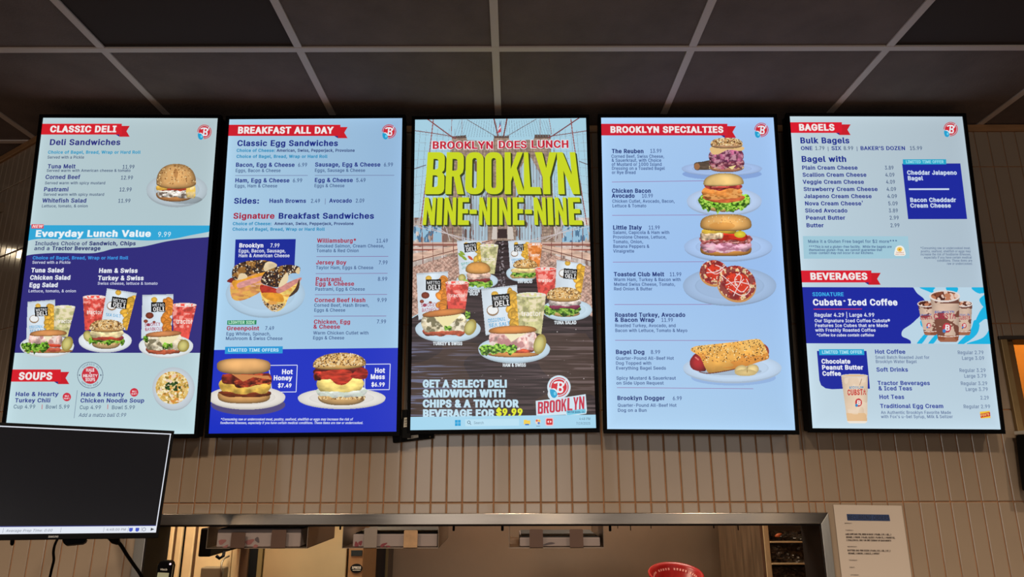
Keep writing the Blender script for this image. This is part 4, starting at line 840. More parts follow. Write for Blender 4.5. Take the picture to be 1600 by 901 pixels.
b.text('price_text', (64, 82, 118), 0.01, 5.8, [('11.99', 191.5, 211, 263.8), ('12.99', 189, 208.6, 280.7), ('12.99', 186.7, 206.7, 299.2), ('11.99', 184.7, 204.7, 316.7)])
wv1 = [(41, 376.4), (60, 373), (80, 373), (110, 374), (160, 371.6), (190, 373), (230, 375.6), (270, 373), (300, 367), (338, 360)]
wv2 = [(38, 400), (54, 397), (90, 395), (140, 395.6), (160, 393), (180, 388), (220, 385.6), (260, 377), (290, 373), (338, 369.4)]
s1 = spline(wv1, 5, False); s2 = spline(wv2, 5, False)
b.shape('blue_wave', [(38, 351.6), (340, 352.2)] + s1[::-1], (50, 166, 214), 1)
b.shape('navy_block', s2 + [(338, 551), (8, 551)], (50, 46, 122), 1)
b.shape('new_tag', [(49.6, 350.2), (68.8, 350.2), (68.2, 356.9), (49.2, 356.9)], (212, 66, 80), 3, sample=False)
b.text('new_text', (246, 206, 206), .06, 4.4, [('NEW', 51, 67.5, 355.8)], .2)
b.text('value_heading', (232, 242, 246), .07, 9.6, [('Everyday Lunch Value', 56, 237, 369.7)])
b.text('value_price', (206, 232, 242), .0, 7.6, [('9.99', 246.6, 268, 370)])
b.text('includes_text', (44, 54, 112), .02, 5.8, [('Includes Choice of', 55.4, 137, 383.2), ('and a', 54, 78.6, 390.8)])
b.text('includes_text', (40, 48, 112), .06, 5.8, [('Sandwich, Chips', 140, 213, 383.2), ('Tractor Beverage', 82, 158, 390.8)])
b.text('choice_text', (62, 148, 224), .05, 4.8, [('Choice of Bagel, Bread, Wrap or Hard Roll', 51.6, 201, 405.2)])
b.text('detail_text', (206, 210, 232), .012, 4.3, [('Served with a Pickle', 51, 111, 412), ('Lettuce, tomato, & onion', 45, 119.6, 456.6), ('Swiss cheese, lettuce & tomato', 153, 247, 444.8)])
b.text('item_text', (232, 236, 244), .06, 6.6, [('Tuna Salad', 49.4, 100.4, 425.4), ('Chicken Salad', 47.6, 111, 436.8), ('Egg Salad', 46.4, 91.4, 448.4), ('Ham & Swiss', 155, 216, 426), ('Turkey & Swiss', 153.6, 225.4, 437.6)])
b.banner(12, 95.3, 108.3, 577, 596, 'SOUPS', 29.9, 82.9, 592.6, 10.8)
b.text('item_text', (50, 62, 142), .05, 6.2, [('Hale & Hearty', 24.8, 92.2, 618.4), ('Turkey Chili', 24, 79.8, 628.2), ('Hale & Hearty', 126.9, 195, 618.8), ('Chicken Noodle Soup', 126.2, 226.3, 628.4)])
b.text('price_text', (92, 116, 140), .012, 5.8, [('Cup 4.99', 21.7, 56.3, 637.8), ('Bowl 5.99', 71.8, 109.7, 638), ('Cup 4.99', 124.8, 158.8, 638.9), ('Bowl 5.99', 175, 211.8, 639)])
b.text('matzo_text', (88, 108, 138), .0, 5.8, [('Add a matzo ball 0.99', 123.3, 197.6, 650.8)], .2)
for x in (66.3, 168.8): b.line('red_divider', (x, 631.5), (x - .5, 639), (200, 70, 80), .9)
b.line('divider_line', (121, 609.4), (116, 653), (120, 140, 160), .8)
p = Pic(b, 119.5, 563.5, 163, 608, .36); m = p.ell(141.3, 585.8, 20.2, 20.6); p.put(m & (p.r > .955), (96, 110, 130)); m = p.ell(141.3, 585.8, 13.2, 13.6); p.put(m, (200, 50, 64))
for st, y, sz, w in (('HALE', 580.2, 4.8, 13), ('&', 583.4, 2.2, 2.4), ('HEARTY', 588.8, 4.2, 22), ('SOUPS', 595.2, 5.0, 15)): p.letters(st, 141.3 - w/2, y, sz, (240, 232, 234), 0, .07, w)
for st, a0, sg in (('CRAFTED BY', -2.35, 1), ('ARTISAN SOUP', 2.45, -1)):
    for k, ch in enumerate(st):
        a = a0 + sg * k * (1.65 / (len(st) - 1)); x, y = 141.3 + 16.4*math.cos(a), 585.8 + 16.7*math.sin(a)
        if ch != ' ': p.letters(ch, x - .9, y + 1.1, 2.4, (92, 106, 130), 0, .03)
for sx in (-1, 1): p.put(p.ell(141.3 + sx*16.6, 585.8, 1.0, 1.3), (70, 84, 110))
p.done('soup_seal')
for cx, cy in ((104.8, 619.9), (210, 612.7)):
    p = Pic(b, cx-7, cy-7, cx+7, cy+7, .34); p.put(p.ell(cx, cy, 6.5, 6.6), (204, 48, 66)); p.letters('HALE', cx-3.4, cy-.3, 2.5, (240, 220, 224), 0, .06, 6.8); p.letters('HEARTY', cx-4.6, cy+3.4, 2.3, (240, 220, 224), 0, .06, 9.2); p.done('soup_badge')
round_logo(b, 319.7, 206, 10.4)
p = Pic(b, 226, 250, 328, 326, .55, 11); p.plate(276.6, 296, 47.6, 25, (184, 198, 206)); p.mul(p.ell(290, 312, 26, 6.5), .82)
p.bun(273.5, 303, 29.5, 5, 12, (206, 142, 84)); p.layer(246, 305, 296, 309, (222, 214, 204), 1.2, 9, .5, 0, cols=[(92, 76, 66)]); p.layer(250, 300, 291.5, 298, (196, 74, 48), 1, 14, .3)
p.layer(244, 262, 290, 298, (226, 176, 74), 1, 9); p.layer(291, 306, 291, 309, (234, 208, 150), 1, 9, cols=[(240, 200, 90)])
p.bun(275.6, 286, 31, 30, 9, (206, 158, 100), [(232, 204, 150), (226, 190, 132), (150, 104, 58), (120, 80, 46)], 130, .65); p.mix(p.ell(275, 271, 3.2, 8) & p.A, (150, 96, 50), .5)
p.done('bagel_sandwich_picture')
p = Pic(b, 26, 464, 122, 562, .55, 12); p.bag([(43.6, 471.4), (86.6, 468), (85.6, 522), (41.6, 530)], (65, 486.6), (20.5, 14), -.06, 'salt', ('ORIGINAL', 'SEA SALT')); p.cup([(85, 479), (118, 480), (106, 526), (85, 526)], 'pale')
p.plate(74, 540, 42, 16.5, (226, 232, 234)); p.bun(76, 548, 38, 3, 3.4, (196, 138, 86)); p.layer(45, 98, 519, 545, (216, 178, 168), 1.4, 12, .5, cols=[(240, 224, 216), (186, 130, 126)]); p.layer(50, 96, 537.5, 542.5, (196, 70, 48), .8, 10); p.layer(60, 96, 543, 549, (198, 96, 72), .8, 9)
p.put(p.poly([(64, 520), (92, 519), (82, 526), (75, 533)], False), (240, 230, 196)); p.lettuce(33, 78, 534, 547, 3); p.bun(76, 522, 29, 7, 3, (204, 140, 84), None, tilt=-.03); p.pickle(105.5, 537, 8.5, 12, .35); p.done('combo_meal_picture')
p = Pic(b, 120, 447, 218, 553, .55, 13); p.cup([(130, 464), (165.6, 463.6), (160, 512), (133, 516)], 'red'); p.bag([(167.6, 450.4), (214, 457.6), (199, 516), (158, 510)], (186.6, 473), (24, 17), .14, 'salt', ('SEA SALT',))
p.plate(164.6, 531.5, 41.5, 17, (228, 234, 238)); p.pickle(138, 525, 7, 9, -.4); p.bun(166, 536, 22, 5, 9, (206, 170, 118), SEED, 60); p.lettuce(138, 196, 526, 539, -2); p.layer(143, 194, 524, 531, (192, 76, 56), 1, 13, .3, cols=[(134, 60, 80)]); p.layer(141, 194, 514, 527, (240, 222, 168), 1.6, 11, .25)
p.bun(167, 513, 27, 14, 6, (206, 160, 100), SEED, 330, .75); p.done('combo_meal_picture')
p = Pic(b, 214, 455, 309, 563, .55, 14); p.cup([(269.4, 476), (307.4, 476.6), (295, 530), (272, 528)], 'red'); p.bag([(223, 460.6), (271.4, 459.4), (268, 520), (221, 529)], (247.6, 479.6), (22, 15), -.02, 'bbq', ('SMOKEY', 'BARBEQUE'))
p.plate(259.6, 540, 42.5, 17.5, (226, 232, 234)); p.layer(228, 284, 540, 551, (186, 92, 64), 1, 12, .4, 2); p.layer(226, 286, 521, 546, (226, 212, 182), 1.3, 13, .45, cols=[(246, 238, 216), (108, 100, 76)]); p.put(p.poly([(243, 521), (284, 520), (270, 535), (258, 545), (252, 533)], False), (238, 226, 178))
p.lettuce(224, 232, 524, 534); p.lettuce(254, 270, 536, 544); p.bun(256, 522, 28, 5, 4, (196, 128, 80), None, tilt=-.06); p.pickle(287, 540, 9, 10, .5); p.done('combo_meal_picture')
p = Pic(b, 236, 571, 307, 643, .5, 15); p.plate(271.5, 606.5, 33, 33, (196, 206, 214), .3); m = p.ell(269.5, 605.5, 25.8, 25.4); p.put(m, (206, 160, 62), .8+.4*p.noise(6)); p.specks(m, 330, 1.7, [(236, 216, 156), (228, 196, 120), (214, 140, 62), (232, 204, 184), (150, 126, 56), (244, 230, 190), (206, 168, 84), (220, 186, 110)], 1.5)
p.specks(p.ell(271, 604, 13, 9), 26, 1.5, [(52, 84, 36), (38, 64, 28)], 1.5); p.done('soup_picture')

# ---------------------------------------------------------- screen two: breakfast
b = Board(1); N2 = (30, 44, 132); RED2 = (168, 36, 66); G2 = (62, 88, 136)
b.banner(356, 532, 543.2, 195, 212.4, 'BREAKFAST ALL DAY', 372, 521.5, 208.6, 9.7, (204, 30, 46))
round_logo(b, 608, 205.5, 10.4)
b.text('section_heading', N2, .055, 8.5, [('Classic Egg Sandwiches', 371, 529, 228.2), ('Sides:', 366, 406, 318, 8.2), ('Breakfast Sandwiches', 435.3, 585.3, 341.6)])
b.text('section_heading', RED2, .055, 8.5, [('Signature', 364.9, 430, 341.6)])
b.text('choice_text', (24, 138, 186), .05, 4.6, [('Choice of Cheese:', 370, 430.6, 237.6), ('Choice of Bagel, Bread, Wrap or Hard Roll', 369.8, 512, 246.9), ('Choice of Cheese:', 364, 424.9, 351.8), ('Choice of Bagel, Bread, Wrap or Hard Roll', 363.6, 507.8, 360.4)])
b.text('cheese_text', (40, 56, 118), .045, 4.4, [('American, Swiss, Pepperjack, Provolone', 432.8, 554.7, 237.4), ('American, Swiss, Pepperjack, Provolone', 429.3, 553, 351.6)])
b.text('item_text', N2, .05, 6.1, [('Bacon, Egg & Cheese', 368.7, 461, 260.7), ('Sausage, Egg & Cheese', 492.5, 595, 260.3), ('Ham, Egg & Cheese', 367.7, 453, 285), ('Egg & Cheese', 491.9, 551.9, 284.6), ('Hash Browns', 421, 478.9, 316.9), ('Avocado', 514.9, 550.4, 316.6)])
b.text('price_text', G2, .01, 5.9, [('6.99', 465.5, 480.6, 260.7), ('6.99', 599.6, 614.7, 260.3), ('6.99', 457.4, 473, 285), ('5.49', 556.4, 572, 284.6), ('2.49', 485.7, 500.8, 316.9), ('2.09', 555.7, 570, 316.6)])
b.text('detail_text', G2, .012, 5, [('Eggs, Bacon & Cheese', 368.3, 439, 269), ('Eggs, Sausage & Cheese', 492, 571, 268.7), ('Eggs, Ham & Cheese', 367, 433.8, 293), ('Eggs & Cheese', 491.3, 538.7, 292.7)])
b.line('rule_line', (367.7, 274.3), (481, 274.1), (118, 130, 170), .9); b.line('rule_line', (491.9, 274.1), (616, 273.9), (118, 130, 170), .9); b.line('divider_line', (508.4, 310), (508.2, 319.4), (110, 120, 160), .8)
b.shape('navy_box', [(368, 374), (462.2, 373.3), (460, 420), (366, 420)], (28, 44, 152), 1)
b.text('box_heading', (236, 238, 246), .06, 6.1, [('Brooklyn', 374, 412.5, 386.5)]); b.text('box_text', (220, 226, 242), .02, 5.2, [('7.99', 422.5, 437.5, 386.5, 6), ('Eggs, Bacon, Sausage,', 373, 446.9, 394.4), ('Ham & American Cheese', 373, 453, 401.8)])
b.text('item_text', RED2, .05, 6.1, [('Williamsburg*', 495.8, 557.7, 379), ('Jersey Boy', 494, 541.7, 413), ('Pastrami,', 493.4, 536.8, 439.3), ('Egg & Cheese', 493, 554, 446.2), ('Corned Beef Hash', 491.8, 571.7, 471.8), ('Chicken, Egg', 490.6, 548, 505.6), ('& Cheese', 490, 532, 513.2), ('Greenpoint', 354.5, 405.5, 515.7)])
b.text('price_text', G2, .01, 5.9, [('11.49', 588, 606.7, 379), ('7.99', 591.7, 606.3, 413), ('8.99', 590.3, 605.7, 438.7), ('9.99', 589.3, 605, 471.6), ('7.99', 588.8, 603.9, 505.2), ('7.49', 414.4, 429, 515.5)])
b.text('detail_text', G2, .012, 5, [('Smoked Salmon, Cream Cheese,', 495, 601, 386.7), ('Tomato & Red Onion', 494.6, 561, 394), ('Taylor Ham, Eggs & Cheese', 493.8, 583.7, 420.5), ('Pastrami, Egg & Cheese', 492.6, 570.5, 454), ('Corned Beef, Hash Brown,', 491, 577.3, 479.2), ('Eggs & Cheese', 491, 540, 486.8),
    ('Warm Chicken Cutlet with', 489.7, 576.4, 522.4), ('Eggs & Cheese', 489.2, 538.4, 530), ('Egg Whites, Spinach,', 353.8, 423.3, 523.8), ('Mushroom & Swiss Cheese', 352.9, 442, 531)])
for y, xa, xb in ((400.8, 494.6, 606.7), (427.3, 493.4, 605.6), (460.2, 492.2, 604.9), (493.9, 490.6, 603.6)): b.line('rule_line', (xa, y), (xb, y - .4), (134, 112, 160), .9)
b.shape('green_tag', [(355.4, 500.3), (401, 499.8), (400.6, 506.8), (355, 507.2)], (24, 134, 88), 2); b.text('tag_text', (190, 234, 208), .05, 4.6, [('LIGHTER SIDE', 357.3, 398.8, 505.8)])
b.shape('blue_block', [(320, 546.6), (640, 543), (640, 690), (320, 690)], (26, 48, 192), 1)
b.shape('offer_tag', [(352, 541.6), (442, 540.8), (441.6, 551.8), (351.4, 552.6)], (38, 152, 214), 3); b.text('tag_text', (196, 232, 246), .05, 4.7, [('LIMITED TIME OFFERS', 356.8, 436, 549)])
for q in ([(420, 570.6), (464.6, 570.2), (462.7, 612), (425, 612.2)], [(570, 568.8), (609.8, 568.4), (608.3, 608.4), (570, 608.6)]):
    for i in range(4): b.line('white_outline', q[i], q[(i+1) % 4], (222, 228, 246), 1.1, 2)
b.text('offer_text', (238, 240, 248), .06, 7, [('Hot', 440.7, 458, 584), ('Honey', 427.7, 457, 593.6), ('$7.49', 434.7, 456.4, 605, 6), ('Hot', 585.7, 602, 582), ('Mess', 579.2, 602, 591.8), ('$6.99', 580.6, 602, 603.4, 6)])
b.text('footnote_text', (212, 220, 244), .03, 3.7, [('*Consuming raw or undercooked meat, poultry, seafood, shellfish or eggs may increase the risk of', 345, 551.5, 656.4), ('foodborne illnesses, especially if you have certain medical conditions. These items are raw or undercooked.', 344.5, 567.6, 662)], .2)
p = Pic(b, 350, 402, 480, 497, .55, 21); p.plate(414.9, 459, 62, 35, (178, 206, 228), .5); BK = [(34, 24, 24), (60, 44, 36), (232, 218, 190), (150, 104, 52)]; cv = lambda l: [(330+x/5.006, 320+y/5.006) for x, y in l]
m = p.poly(cv([(150, 650), (180, 590), (400, 530), (405, 610), (385, 680), (250, 745), (170, 735)])); p.put(m, (206, 142, 84), .8+.4*p.noise(7, 4)); p.mix(m & (p.v < .0) & (p.noise(9, 3) > .5), (226, 170, 156), .9); p.mix(m & (p.v > -.1) & (p.noise(9, 3) > .55), (228, 178, 84), .8)
p.put(p.poly(cv([(125, 600), (160, 570), (200, 590), (190, 612)])), (126, 40, 36)); p.put(p.poly(cv([(170, 595), (300, 560), (420, 520), (415, 548), (240, 605), (210, 655), (185, 650)])), (226, 156, 52), .85+.3*p.noise(5)); p.put(p.poly(cv([(215, 610), (390, 560), (395, 585), (230, 650)])), (216, 150, 146), .85+.3*p.noise(5, 3))
m = p.poly(cv([(165, 560), (175, 490), (240, 450), (340, 432), (450, 438), (515, 478), (440, 520), (330, 545), (200, 590)])); p.put(m, (64, 48, 40), .8+.5*p.noise(4)); p.specks(m, 200, .8, BK, 1.6); p.mix(m & (p.noise(9) > .66), (186, 128, 56), .7); p.put(p.poly(cv([(410, 490), (440, 445), (490, 450), (515, 480), (430, 520)])), (222, 200, 160), .9+.2*p.noise(6)); p.put(p.poly(cv([(210, 585), (230, 535), (275, 545), (280, 570)])), (228, 206, 168))
m = p.poly(cv([(385, 620), (500, 655), (600, 620), (690, 580), (680, 660), (610, 720), (570, 800), (500, 835), (430, 790), (395, 720)])); p.put(m, (234, 202, 110), .85+.3*p.noise(6, 4)); p.mix(m & (p.noise(11, 4) > .6), (224, 150, 70), .8)
p.put(p.poly(cv([(390, 625), (520, 660), (520, 700), (440, 705), (395, 690)])), (176, 54, 42), .8+.4*p.noise(5, 3)); p.put(p.poly(cv([(520, 650), (690, 570), (690, 600), (540, 690)])), (206, 138, 130), .85+.3*p.noise(4, 3)); p.put(p.poly(cv([(400, 690), (520, 690), (560, 710), (560, 760), (440, 740)])), (222, 150, 48), .85+.3*p.noise(5))
m = p.poly(cv([(400, 735), (470, 780), (580, 770), (500, 835), (430, 795)])); p.put(m, (206, 172, 122)); p.specks(m, 60, .8, BK, 1.8); p.put(p.poly(cv([(610, 715), (660, 650), (690, 580), (685, 660), (640, 705)])), (74, 52, 40))
m = p.poly(cv([(390, 600), (420, 530), (500, 490), (600, 468), (690, 485), (688, 530), (620, 540), (560, 610), (520, 645), (440, 630)])); p.put(m, (58, 40, 36), .8+.5*p.noise(4)); p.specks(m, 230, .8, BK, 1.6); p.mix(m & (p.noise(9) > .68), (190, 136, 60), .7); p.put(p.poly(cv([(530, 645), (545, 590), (590, 530), (605, 560), (590, 610)])), (230, 210, 170)); p.put(p.poly(cv([(660, 525), (672, 495), (692, 490), (690, 540)])), (222, 196, 150))
p.done('split_sandwich_picture')
p = Pic(b, 326, 557, 449, 652, .55, 22); m = p.ell(388, 632, 58, 16); p.put(m & (p.Y > 625), (88, 78, 128), .95); p.plate(386, 620, 60, 17.5, (228, 222, 214)); p.bun(381.5, 617, 41, 9, 13, (222, 166, 100), None, n=3); p.layer(341, 424, 610, 617, (120, 50, 22), 1.2, 22, .3, 3); p.layer(342, 424, 590, 612, (236, 190, 82), 1.8, 18, .3, 3); p.mix(p.A & p.ell(394, 600, 16, 8), (250, 222, 130), .4)
p.layer(346, 372, 583, 599, (130, 44, 30), 2, 13, .6); p.layer(366, 425, 585, 604, (164, 54, 32), 2.2, 16, .7, -3, cols=[(206, 92, 52), (92, 26, 22)], tilt=-.08); p.put(p.poly([(362, 584), (420, 587), (424, 593), (396, 589), (380, 596)], False), (204, 132, 76)); p.bun(381, 571.5, 42, 12, 13, (224, 170, 108), None, n=2.8); p.done('hot_honey_picture')
p = Pic(b, 464, 547, 604, 652, .55, 23); p.mul(p.ell(534, 630, 60, 10), 1); p.plate(534, 621.5, 68.5, 15.5, (226, 222, 216)); p.bun(534, 620, 37, 6, 13, (206, 164, 108), SEED, 240, .8); p.layer(494, 574, 603, 618, (226, 232, 224), 1.4, 14, .16, 3, cols=[(200, 212, 196)]); p.layer(495, 569, 589, 609, (242, 216, 126), 1.3, 20, .25, 3)
p.layer(489, 574, 574, 588, (92, 30, 26), 1, 16, .4, -2); p.layer(490, 520, 580, 593, (176, 54, 40), 1.5, 10, .9); p.put(p.poly([(500, 585), (520, 577), (545, 578), (552, 588), (540, 600), (526, 600), (516, 592)]), (178, 56, 40), .55+.9*p.noise(12, 2.5, 3)); p.put(p.poly([(548, 588), (562, 575), (574, 578), (573, 590), (562, 592)]), (150, 42, 34), .55+.9*p.noise(8, 2.5, 3)); p.bun(530.5, 570, 41.5, 19, 7, (214, 168, 98), SEED, 420, .85, tilt=-.04, n=2.2); p.done('hot_mess_picture')

# ---------------------------------------------------------- screen three: poster
b = Board(2)
p = Pic(b, 636, 183, 938, 676, .62, 31); X, Y = p.X, p.Y; full = np.ones_like(p.A); p.put(full, (166, 206, 224)); p.mix(full, (190, 214, 226), np.clip((Y-250)/150, 0, .8))
m = full & (Y > 340) & (Y < 470); n = p.noise(7, 22, 3); p.put(m, (186, 172, 164), .75+.5*n); p.mix(m & (n > .60), (222, 214, 210), .7); p.mix(m & (n < .36), (116, 84, 74), .7)
tw = p.poly([(706, 213), (728, 211), (730, 219), (771, 220), (772, 212), (795, 212), (796, 220), (834, 218), (836, 210), (860, 210), (868, 400), (698, 400)], False); p.put(tw, (160, 138, 122), .8+.4*p.noise(5, 3, 2))
p.mul(tw & (np.mod(Y, 5.5) < .8), .8); p.mul(tw & (np.mod(X + 4*np.floor(Y/5.5), 9) < .8), .86); p.put(tw & (Y < 216), (96, 78, 70))
for cx in (742, 826):
    a = p.poly([(cx-20, 385), (cx-20, 275), (cx, 240), (cx+20, 275), (cx+20, 385)], False); p.put(a, (176, 200, 214), .85+.2*p.noise(6, 30)); p.put(a & (p.noise(4, 26) > .66), (104, 84, 78))
for x in np.arange(704, 868, 4.6): p.stroke([(x, 220), (x + (x-785)*.05, 375)], .7, (128, 104, 98), False)
for x in list(np.arange(648, 716, 9)) + list(np.arange(856, 934, 9)):
    p.stroke([(x, 196 + abs(x-785)*.06), (x + (x-785)*.10, 345)], .55, (138, 152, 164), False)
for k in range(12):
    y = 214+11*k; p.stroke([(640, y-6+3*k), (705, y)], .45, (150, 164, 174), False); p.stroke([(935, y-6+3*k), (866, y)], .45, (150, 164, 174), False)
for x in range(664, 912, 7): p.stroke([(785+(x-785)*.55, 188), (785+(x-785)*.62, 214)], .5, (122, 138, 150), False)
for q, w, c in (([(668, 186), (705, 213), (712, 216)], 1.8, (132, 74, 74)), ([(905, 184), (865, 211), (856, 215)], 1.8, (120, 66, 70)), ([(640, 203), (676, 208), (712, 214)], 1.3, (126, 84, 84)), ([(932, 202), (892, 208), (858, 213)], 1.3, (126, 84, 84)), ([(677, 187), (672, 230), (657, 352)], 1.5, (150, 82, 80)), ([(892, 186), (898, 232), (918, 358)], 1.5, (150, 82, 80)),
    ([(772, 186), (778, 212)], 2, (120, 64, 60)), ([(792, 186), (787, 212)], 2, (120, 64, 60)), ([(730, 187), (776, 214)], .9, (110, 86, 86)), ([(838, 186), (790, 214)], .9, (110, 86, 86)), ([(640, 266), (665, 258)], 1.4, (110, 100, 106)), ([(905, 252), (932, 262)], 1.4, (110, 100, 106)), ([(706, 187), (705, 212)], .9, (150, 100, 98)), ([(722, 187), (722, 210)], .9, (150, 100, 98)), ([(844, 186), (844, 210)], .9, (150, 100, 98)), ([(858, 186), (862, 210)], .9, (150, 100, 98))): p.stroke(q, w, c)
p.put(p.poly([(777.5, 208), (782, 189), (783, 206)], False), (190, 70, 84)); p.put(p.poly([(780.6, 194), (782, 188.5), (782.6, 197)], False), (52, 70, 130)); p.put(p.poly([(779, 201), (782, 197), (782.6, 199), (779, 204)], False), (232, 220, 226))
for cx in (668, 900):
    m = p.poly([(cx-22, 352), (cx+22, 352), (cx+22, 378), (cx-22, 378)], False); p.put(m & (p.noise(5, 14) > .35), (150, 190, 214)); p.put(m & (p.noise(4, 9) > .62), (84, 120, 150))
for k, (y, c) in enumerate(((378, (206, 176, 162)), (381, (150, 96, 84)), (386, (214, 190, 178)), (389, (158, 92, 80)))):
    m = full & (Y > y) & (Y < y+2.6) & ((X < 752 - (y-378)*2) | (X > 808 + (y-378)*2)); p.put(m, c)
for sgn in (-1, 1):
    q = [(785+sgn*14, 374), (785+sgn*60, 392), (785+sgn*150, 420), (785+sgn*150, 500), (785+sgn*40, 440)]; m = p.poly(q, False); n = p.noise(4, 4, 2); p.put(m, (190, 154, 138), .6+.7*n); p.mix(m & (np.abs(np.mod(X*.8+Y+6*n, 6)-3) < .7), (226, 196, 180), .6); p.mix(m & (np.abs(np.mod(X*.9-Y-8*n, 7)-3) < .6), (120, 78, 66), .55)
    m = p.poly([(785+sgn*16, 374), (785+sgn*72, 384), (785+sgn*150, 398), (785+sgn*150, 410), (785+sgn*70, 394)], False); p.put(m, (214, 180, 160), .85+.3*p.noise(12, 3)); p.stroke([(785+sgn*16, 375), (785+sgn*150, 411)], 1.2, (110, 66, 56), False)
    for k in range(7):
        xx = 785+sgn*(46+16*k); p.stroke([(xx, 352), (xx-sgn*2, 392+4*k)], 1.0, (128, 78, 70), False)
    for k in range(4): p.stroke([(785+sgn*(150-20*k), 350), (785+sgn*(40+14*k), 376)], .9, (206, 196, 196), False)
dk = p.poly([(776, 376), (794, 376), (835, 430), (880, 470), (945, 505), (945, 690), (630, 690), (630, 505), (690, 470), (735, 430)], False)
sp = 3.0+(Y-376)*.03; n = p.noise(46, 1.9, 2); n2 = p.noise(80, 60, 2); p.put(dk, (62, 50, 52), np.clip(.45+1.0*n, .3, 1.6)); p.mix(dk & (n2 > .55) & (Y > 520), (96, 70, 52), .35); p.mix(dk & (Y > 525), (112, 122, 160), np.clip((n-.55)*7, 0, .75)*np.clip((775-X)/110, 0, 1)*np.clip((Y-525)/30, 0, 1)); p.mix(dk & (Y > 505), (120, 104, 104), np.clip((n-.6)*6, 0, .6)*np.clip((X-800)/90, 0, 1))
p.specks(dk & (np.abs(X-784) < 4+(Y-376)*.02) & (Y < 510), 90, .8, [(150, 140, 144), (110, 104, 110)], 2); p.specks(dk, 60, .5, [(190, 180, 180)]); p.put(p.poly([(778, 358), (792, 358), (793, 372), (777, 372)], False), (60, 46, 46)); p.put(p.poly([(770, 354), (777, 354), (777, 374), (768, 374)], False), (206, 196, 188)); p.put(p.poly([(793, 354), (801, 354), (803, 374), (793, 374)], False), (206, 196, 188))
p.done('bridge_picture', 1)
# big lettering: narrow block capitals
def rrect(x0, y0, x1, y1, r, n=5, corners=(1, 1, 1, 1)):
    out = []
    for (cx, cy, a), on in zip(((x1-r[0], y1-r[1], 0), (x0+r[0], y1-r[1], 90), (x0+r[0], y0+r[1], 180), (x1-r[0], y0+r[1], 270)), corners):
        if on: out += [(cx+r[0]*math.cos(math.radians(a+90*k/n)), cy+r[1]*math.sin(math.radians(a+90*k/n))) for k in range(n+1)]
        else: out.append({0: (x1, y1), 90: (x0, y1), 180: (x0, y0), 270: (x1, y0)}[a])
    return out
BLK = {'B': [[(0, 0)] + [(.7, 0)] + [(.7+.3*math.sin(t), .13-.13*math.cos(t)) for t in (.5, 1.0, 1.57)] + [(1, .40), (.97, .47), (.86, .52), (.97, .57), (1, .64), (1, .87)] + [(.7+.3*math.cos(t), .87+.13*math.sin(t)) for t in (.5, 1.0, 1.57)] + [(0, 1)], rrect(.36, .17, .64, .45, (.14, .05), 3, (1, 0, 0, 1)), rrect(.36, .59, .64, .84, (.14, .05), 3, (1, 0, 0, 1))],
 'R': [[(0, 0), (.34, 0), (.34, .42), (.44, .42), (.66, 0), (1.02, 0), (.78, .45), (.95, .52), (1, .62), (1, .87)] + [(.7+.3*math.cos(t), .87+.13*math.sin(t)) for t in (.5, 1.0, 1.57)] + [(0, 1)], rrect(.35, .56, .64, .84, (.14, .05), 3, (1, 0, 0, 1))],
 'O': [rrect(0, 0, 1, 1, (.42, .17), 6), rrect(.37, .14, .63, .86, (.12, .06), 4)],
 'K': [[(0, 0), (.32, 0), (.32, .30), (.42, .44), (.66, 0), (1, 0), (.63, .62), (.98, 1), (.66, 1), (.32, .60), (.32, 1), (0, 1)]],
 'L': [[(0, 0), (1, 0), (1, .17), (.40, .17), (.40, 1), (0, 1)]],
 'Y': [[(.33, 0), (.66, 0), (.66, .40), (1, 1), (.66, 1), (.5, .62), (.34, 1), (0, 1), (.33, .40)]],
 'N': [[(0, 0), (.30, 0), (.30, .56), (.68, 0), (1, 0), (1, 1), (.70, 1), (.70, .46), (.32, 1), (0, 1)]],
 'I': [[(0, 0), (1, 0), (1, 1), (0, 1)]], 'E': [[(0, 0), (1, 0), (1, .17), (.42, .17), (.42, .42), (.92, .42), (.92, .58), (.42, .58), (.42, .83), (1, .83), (1, 1), (0, 1)]], '-': [[(0, .40), (1, .40), (1, .56), (0, .56)]]}
def block(b, name, letters, col, dx=0, dy=0, layer=8, sh=None):
    """letters: (char, top-left x, top-right x, bottom-left x, bottom-right x, top y, bottom y) in photo pixels"""
    for ch, tl, tr, bl, br, yt, yb in letters:
        loops = BLK[ch]; pts = [[b.xz(dx+(bl+(br-bl)*u)*(1-v)+(tl+(tr-tl)*u)*v, dy+yb+(yt-yb)*v) for u, v in l] for l in loops]
        v, t = fill([l if (area(l) > 0) == (k == 0) else l[::-1] for k, l in enumerate(pts)]); mb = MB(); mb.add([(x, -.0003*layer, z) for x, z in v], t); mb.build(name, glow(col), b.panel)
cb_ = lambda a, c: [630+v/4.871 for v in (a, c)]
BIG = []
for ch, tl, tr, bl, br in (('B', 188, 318, 165, 312), ('R', 332, 462, 320, 460), ('O', 478, 612, 470, 612), ('O', 622, 756, 620, 760), ('K', 772, 914, 772, 925), ('L', 918, 1000, 918, 1052), ('Y', 1000, 1168, 1010, 1178), ('N', 1168, 1308, 1180, 1345)): BIG.append((ch, *cb_(tl, tr), *cb_(bl, br), 238, 303.5))
NIN = []
for ch, tl, tr, bl, br in (('N', 165, 252, 148, 238), ('I', 262, 302, 252, 294), ('N', 316, 405, 308, 400), ('E', 418, 502, 414, 500), ('-', 505, 560, 505, 560), ('N', 580, 664, 576, 662), ('I', 676, 716, 674, 716), ('N', 730, 818, 730, 820), ('E', 832, 915, 834, 922), ('-', 926, 980, 926, 980), ('N', 990, 1082, 1000, 1090), ('I', 1095, 1135, 1102, 1144), ('N', 1150, 1238, 1158, 1248), ('E', 1252, 1342, 1262, 1364)): NIN.append((ch, *cb_(tl, tr), *cb_(bl, br), 308.5, 351.5))
